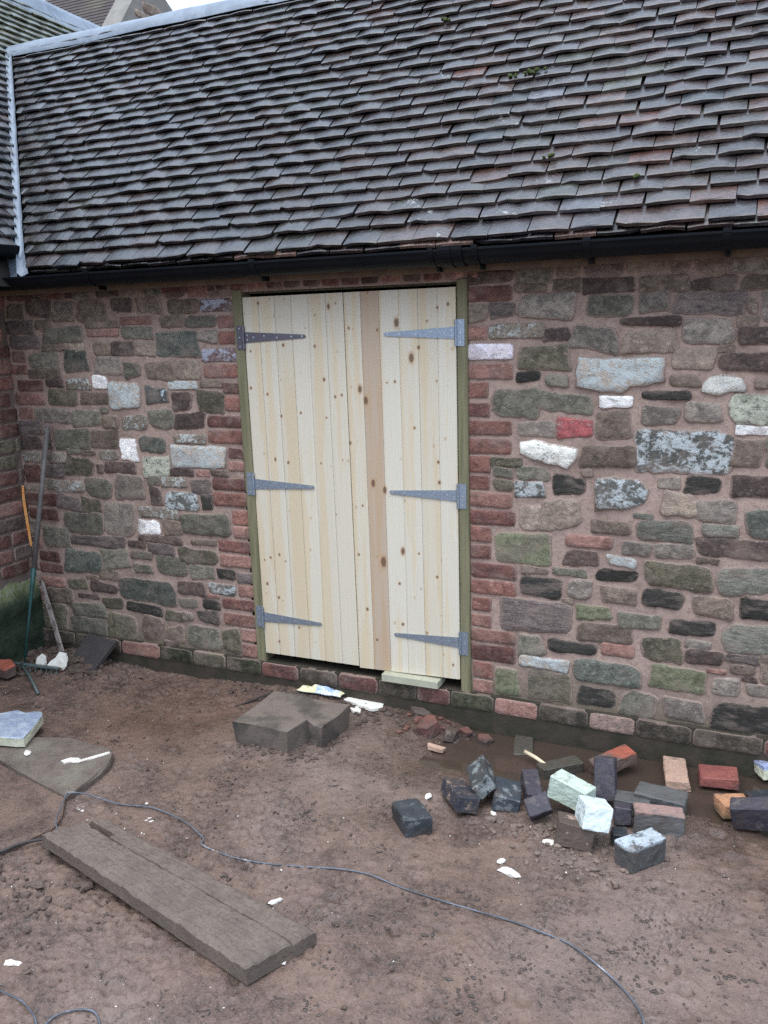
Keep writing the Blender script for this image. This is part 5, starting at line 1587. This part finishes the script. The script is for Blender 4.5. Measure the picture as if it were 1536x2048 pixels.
# timber offcuts, wrapper, wedge block, stick
M_CUT = simple("fresh_white_timber", (.75, .72, .64), (.68, .64, .55), 14, .6, .3, .15)
shard("timber_offcut", [(-.049, -.055), (.125, -.102), (.164, -.062), (.152, -.025), (-.033, -.008)], .022, .014, M_CUT, "white planed timber offcut with mitred end behind the notched stone block", "offcut", None, (0, .02), .001, .0005, 2)
shard("timber_offcut", [(.004, -.105), (.04, -.13), (.075, -.125), (.066, -.10), (.03, -.075)], .012, .012, M_CUT, "small white timber sliver under the mitred offcut", "offcut", None, (0, .05), .001, .0008, 3)
M_WRAP = NT("blue_film"); t = M_WRAP
co = t.coord()
M_WRAP = t.done(t.mix(t.ramp(t.noise(co, 18, 3, .6), .48, .53), (.30, .40, .58), (.62, .66, .7)), .4, .5)
M_WRAPY = simple("pale_yellow_film", (.68, .62, .34), (.74, .7, .5), 18, .45, .5, .1)
def crumple(name, x0, x1, y0, y1, z, amp, mats, seed, split):
    nx, ny_ = 14, 7
    V, f, fm_ = [], [], []
    for lay in (0, 1):
        for j in range(ny_ + 1):
            for i in range(nx + 1):
                u, w = i / nx, j / ny_
                e = math.sin(math.pi * u) ** .5 * math.sin(math.pi * w) ** .5
                V.append((x0 + (x1 - x0) * u + .012 * mnoise.noise((u * 5, w * 5, seed)), y0 + (y1 - y0) * w + .02 * mnoise.noise((u * 3, 1, seed)), z + (amp * e * (.6 + .7 * mnoise.noise((u * 6, w * 6, seed + 3))) + .003 if lay else 0)))
    L = (nx + 1) * (ny_ + 1)
    for j in range(ny_):
        for i in range(nx):
            a = j * (nx + 1) + i
            f.append((L + a, L + a + 1, L + a + nx + 2, L + a + nx + 1)); fm_.append(0 if split[0] < i / nx < split[1] else 1)
            f.append((a, a + nx + 1, a + nx + 2, a + 1)); fm_.append(0)
    return mesh(name, V, f, None, None, False, None, None, mats, fm_)
wp = crumple("plastic_wrapper", -.30, -.06, -.075, -.012, .052, .032, [M_WRAP, M_WRAPY], 2, (.38, .86))
props(wp, "crumpled blue and yellow plastic wrapper behind the notched stone block", "wrapper")
M_BLOCK = simple("pale_green_sawn_timber", (.44, .43, .32), (.38, .37, .27), 12, .65, .3, .15)
mb = MB()
mb.bbox(.158, .445, -.052, .06, .1625, .2, .002, Matrix.Rotation(0, 4, 'Z'))
props(mb.build("timber_block", M_BLOCK), "pale sawn timber block wedged under the right-hand pine door on the sill", "timber block")
M_STICK = simple("peeled_stick", (.72, .6, .42), (.62, .5, .34), 30, .6, .3, .2)
mb = MB()
mb.tube([(.905, -.225, .022), (.955, -.252, .019), (1.0, -.28, .014), (1.035, -.297, .008)], [.0085, .0085, .007, .005], 8)
props(mb.build("stick", M_STICK, None, True), "pale peeled stick resting on the silt-covered brick in the puddle", "stick")

# ------------------------------------------------------------------ cables
def spline(P, n=8):
    P = [Vector(p) for p in P]
    o = []
    for i in range(len(P) - 1):
        a, b, c, d = P[max(i - 1, 0)], P[i], P[i + 1], P[min(i + 2, len(P) - 1)]
        for k in range(n):
            t = k / n
            o.append(.5 * ((2 * b) + (c - a) * t + (2 * a - 5 * b + 4 * c - d) * t * t + (3 * b - a - 3 * c + d) * t ** 3))
    return o + [P[-1]]
M_CABLE = simple("blue_grey_cable", (.12, .135, .16), (.06, .063, .072), 9, .5, .4, .1, dirt=(.38, .38, .4), dirt_amt=(.6, .72))
def cable(pts, r, label, mat=None, zoff=.002, lift=None):
    P = [(x, y, max(gz(x, y), .0 if lift is None else lift(x, y)) + r + zoff) for x, y in pts]
    S = spline(P, 6)
    mb = MB()
    mb.tube(S, r, 8)
    return props(mb.build("cable", mat or M_CABLE, None, True), label, "cable")
onb = lambda x, y: .03 if x < -.56 and y > -1.42 else 0.0
cable([(-.555, -1.43), (-.585, -1.405), (-.618, -1.36), (-.655, -1.30), (-.69, -1.245), (-.693, -1.222), (-.66, -1.212), (-.605, -1.207), (-.479, -1.178), (-.353, -1.152), (-.234, -1.166), (-.144, -1.192), (-.075, -1.225), (-.024, -1.259), (-.016, -1.282), (.041, -1.296), (.143, -1.306), (.264, -1.301), (.383, -1.266), (.521, -1.233), (.63, -1.224), (.747, -1.24), (.894, -1.257), (1.014, -1.266), (1.13, -1.272), (1.226, -1.28), (1.322, -1.305), (1.42, -1.364), (1.499, -1.424), (1.546, -1.481), (1.564, -1.524), (1.579, -1.582), (1.6, -1.75)], .0029,
      "long blue-grey cable winding across the mud from the plank's end", lift=onb)
cable([(-.35, -2.05), (-.188, -2.068), (-.133, -2.082), (-.043, -2.095), (.012, -2.109), (.056, -2.134), (.086, -2.167), (.1, -2.3)], .0029, "short grey cable curving down by the mud heap")
cable([(.07, -2.2), (.08, -2.131), (.087, -2.097), (.125, -2.063), (.173, -2.047), (.21, -2.062), (.232, -2.09), (.253, -2.13), (.27, -2.25)], .0029, "looped dark cable end arching out of the mud below the plank")
M_CABLED = simple("muddy_black_cable", (.035, .03, .028), (.05, .042, .038), 12, .6, .3, .2)
cable([(-1.1, -1.72), (-.8, -1.70), (-.665, -1.62), (-.623, -1.545), (-.575, -1.497), (-.53, -1.47)], .006, "muddy black cable running under the plank's buried end", M_CABLED, lift=lambda x, y: .012)

# ------------------------------------------------------------------ pale chips that can be picked out
M_CHIP = simple("white_plaster_chip", (.68, .64, .58), (.55, .5, .44), 25, .8, .2, .3)
chips = [((1.059, -1.031), .045, .018, "long white plaster chip lying before the brick pile"), ((1.02, -.985), .014, .016, "small white chip just behind the long plaster chip"),
         ((.403, -1.467), .026, .012, "oval white pebble-like chip lying beyond the split timber plank"), ((1.149, -.829), .026, .016, "bluish white chip at the foot of the brown broken brick"),
         ((.560, -1.69), .02, .014, "white flake caught at the plank's cut end"), ((.629, -.672), .024, .014, "white snapped chip beside the black and tan brick"),
         ((.906, -.701), .016, .008, "white flake under the chipped blue-black brick"), ((-1.115, -1.032), .026, .016, "white dropping near the foil board on the concrete slab"),
         ((-.183, -1.991), .03, .012, "pinkish white splinter on the rough mud below the plank")]
for i, ((x, y), L, W_, lab) in enumerate(chips):
    mb = MB()
    z = gz(x, y)
    if -1.3 < x < -.7 and y > -1.2: z = .03
    mb.lump((x, y, z + .004), 1.0, (L, W_, .007), seed=40 + i, n1=8, n2=4, rough=.25)
    props(mb.build("plaster_chip", M_CHIP), lab, "chip", "white chips strewn on the mud")
mb = MB()
pts = [(-.915, -1.04), (-.90, -1.0), (-.87, -.985), (-.845, -.995), (-.80, -.93), (-.775, -.90), (-.765, -.905), (-.80, -.97), (-.835, -1.02), (-.875, -1.03), (-.885, -1.05)]
mb.prism(pts[::-1], .0302, .036, jit=.002, seed=4)
props(mb.build("plaster_chip", M_CHIP), "bone-shaped white plaster strip on the worn concrete slab", "chip", "white chips strewn on the mud")
M_PEB = simple("brown_pebbles", (.19, .14, .112), (.12, .09, .072), 25, .8, .2, .4)

# ------------------------------------------------------------------ what nobody could count
def scatter(name, mat, n, zone, size, seed, sq=(1, .85, .6), smooth=False, n1=6, n2=3):
    rr = random.Random(seed)
    mb = MB()
    k = 0
    while k < n:
        x, y = zone(rr)
        if y > -.04: continue
        r = size(rr)
        z = gz(x, y)
        mb.lump((x, y, z + r * .15), r, (sq[0] * rr.uniform(.7, 1.4), sq[1], sq[2] * rr.uniform(.7, 1.2)), seed=seed * 1000 + k, n1=n1, n2=n2, rough=.28)
        k += 1
    o = mb.build(name, mat, None, smooth)
    return props(o, kind='stuff')
def zg(cx, cy, sx, sy):
    return lambda rr: (rr.gauss(cx, sx), rr.gauss(cy, sy))
M_CLOD = simple("mud_clod", (.11, .077, .06), (.07, .049, .039), 40, .7, .3, .5, .003)
uni = lambda rr: (rr.uniform(-2.0, 2.0), rr.uniform(-2.35, -.05))
scatter("mud_crumbs", M_CLOD, 2600, uni, lambda r: .002 + .006 * r.random() ** 3, 1)
scatter("mud_clods", M_CLOD, 420, zg(-.75, -1.75, .28, .12), lambda r: .004 + .02 * r.random() ** 2.5, 2, n1=7, n2=4)
scatter("mud_clods", M_CLOD, 300, zg(-1.75, -.15, .17, .09), lambda r: .006 + .026 * r.random() ** 2, 3, n1=7, n2=4)
scatter("mud_clods", M_CLOD, 260, zg(-.1, -.09, .3, .045), lambda r: .004 + .018 * r.random() ** 2, 4, n1=7, n2=4)
scatter("mud_clods", M_CLOD, 200, lambda r: (r.uniform(-.32, .1), -.57 + r.gauss(0, .025) + (.12 if r.random() < .4 else 0)), lambda r: .003 + .013 * r.random() ** 2, 5)
scatter("brick_rubble", BM['redfrag'], 110, zg(.46, -.11, .1, .05), lambda r: .004 + .016 * r.random() ** 2, 6)
scatter("brick_rubble", M_PEB, 170, zg(1.13, -.78, .1, .05), lambda r: .004 + .014 * r.random() ** 2, 7)
scatter("brick_rubble", M_PEB, 90, zg(1.3, -.9, .12, .04), lambda r: .004 + .012 * r.random() ** 2, 8)
scatter("mud_clods", M_CLOD, 160, lambda r: (lambda k: (-1.2 + .5 * k + r.gauss(0, .02), -1.115 - .09 * k + r.gauss(0, .012)))(r.random()), lambda r: .003 + .009 * r.random() ** 2, 15)
scatter("pale_grit", M_CHIP, 300, uni, lambda r: .0012 + .003 * r.random() ** 3, 9, (1, .8, .5))
scatter("pale_grit", M_CHIP, 26, zg(-.4, -1.24, .22, .05), lambda r: .003 + .006 * r.random() ** 2, 10, (1.4, .7, .4))
scatter("pale_grit", M_PEB, 420, uni, lambda r: .002 + .004 * r.random() ** 3, 11)
scatter("dark_grit", M_CABLED, 260, uni, lambda r: .002 + .004 * r.random() ** 2, 12, (1.6, .6, .4))
M_WET = simple("wet_dark_crumb", (.07, .05, .04), (.045, .033, .027), 50, .45, .5, .5, .003)
rk = random.Random(31)
CL = [(rk.uniform(-.2, 1.8), rk.uniform(-1.75, -.75)) for _ in range(20)] + [(rk.uniform(-.9, .1), rk.uniform(-1.0, -.35)) for _ in range(9)] + [(rk.uniform(-1.5, -.6), rk.uniform(-.8, -.3)) for _ in range(7)] + [(.95 + rk.gauss(0, .25), -1.55 + rk.gauss(0, .1)) for _ in range(14)] + [(1.5 + rk.gauss(0, .2), -1.3 + rk.gauss(0, .1)) for _ in range(9)]
scatter("dark_crumbs", M_WET, 1700, lambda r: (lambda c: (c[0] + r.gauss(0, .045), c[1] + r.gauss(0, .02)))(r.choice(CL)), lambda r: .0015 + .006 * r.random() ** 3, 16, (1.4, .9, .5))
scatter("flat_mud_flakes", M_CLOD, 700, uni, lambda r: .003 + .009 * r.random() ** 3, 17, (1.5, .9, .3))
# twigs and straw
mb = MB()
rt = random.Random(9)
for k in range(46):
    x, y = uni(rt)
    if y > -.1: continue
    a, L = rt.uniform(0, 3.1), rt.uniform(.02, .07)
    z = gz(x, y) + .004
    mb.tube([(x, y, z), (x + math.cos(a) * L * .5, y + math.sin(a) * L * .5, z + .002), (x + math.cos(a + .3) * L, y + math.sin(a + .3) * L, z)], rt.uniform(.0008, .0018), 5)
props(mb.build("twigs", M_CABLED), kind='stuff')
mb = MB()
mb.tube([(-.578, -.272, gz(-.578, -.272) + .006), (-.5, -.185, gz(-.5, -.185) + .01), (-.432, -.105, gz(-.432, -.105) + .012)], [.003, .005, .004], 6)
props(mb.build("twig", M_CABLED), "dark straight twig lying on red mud beside the notched block", "twig")
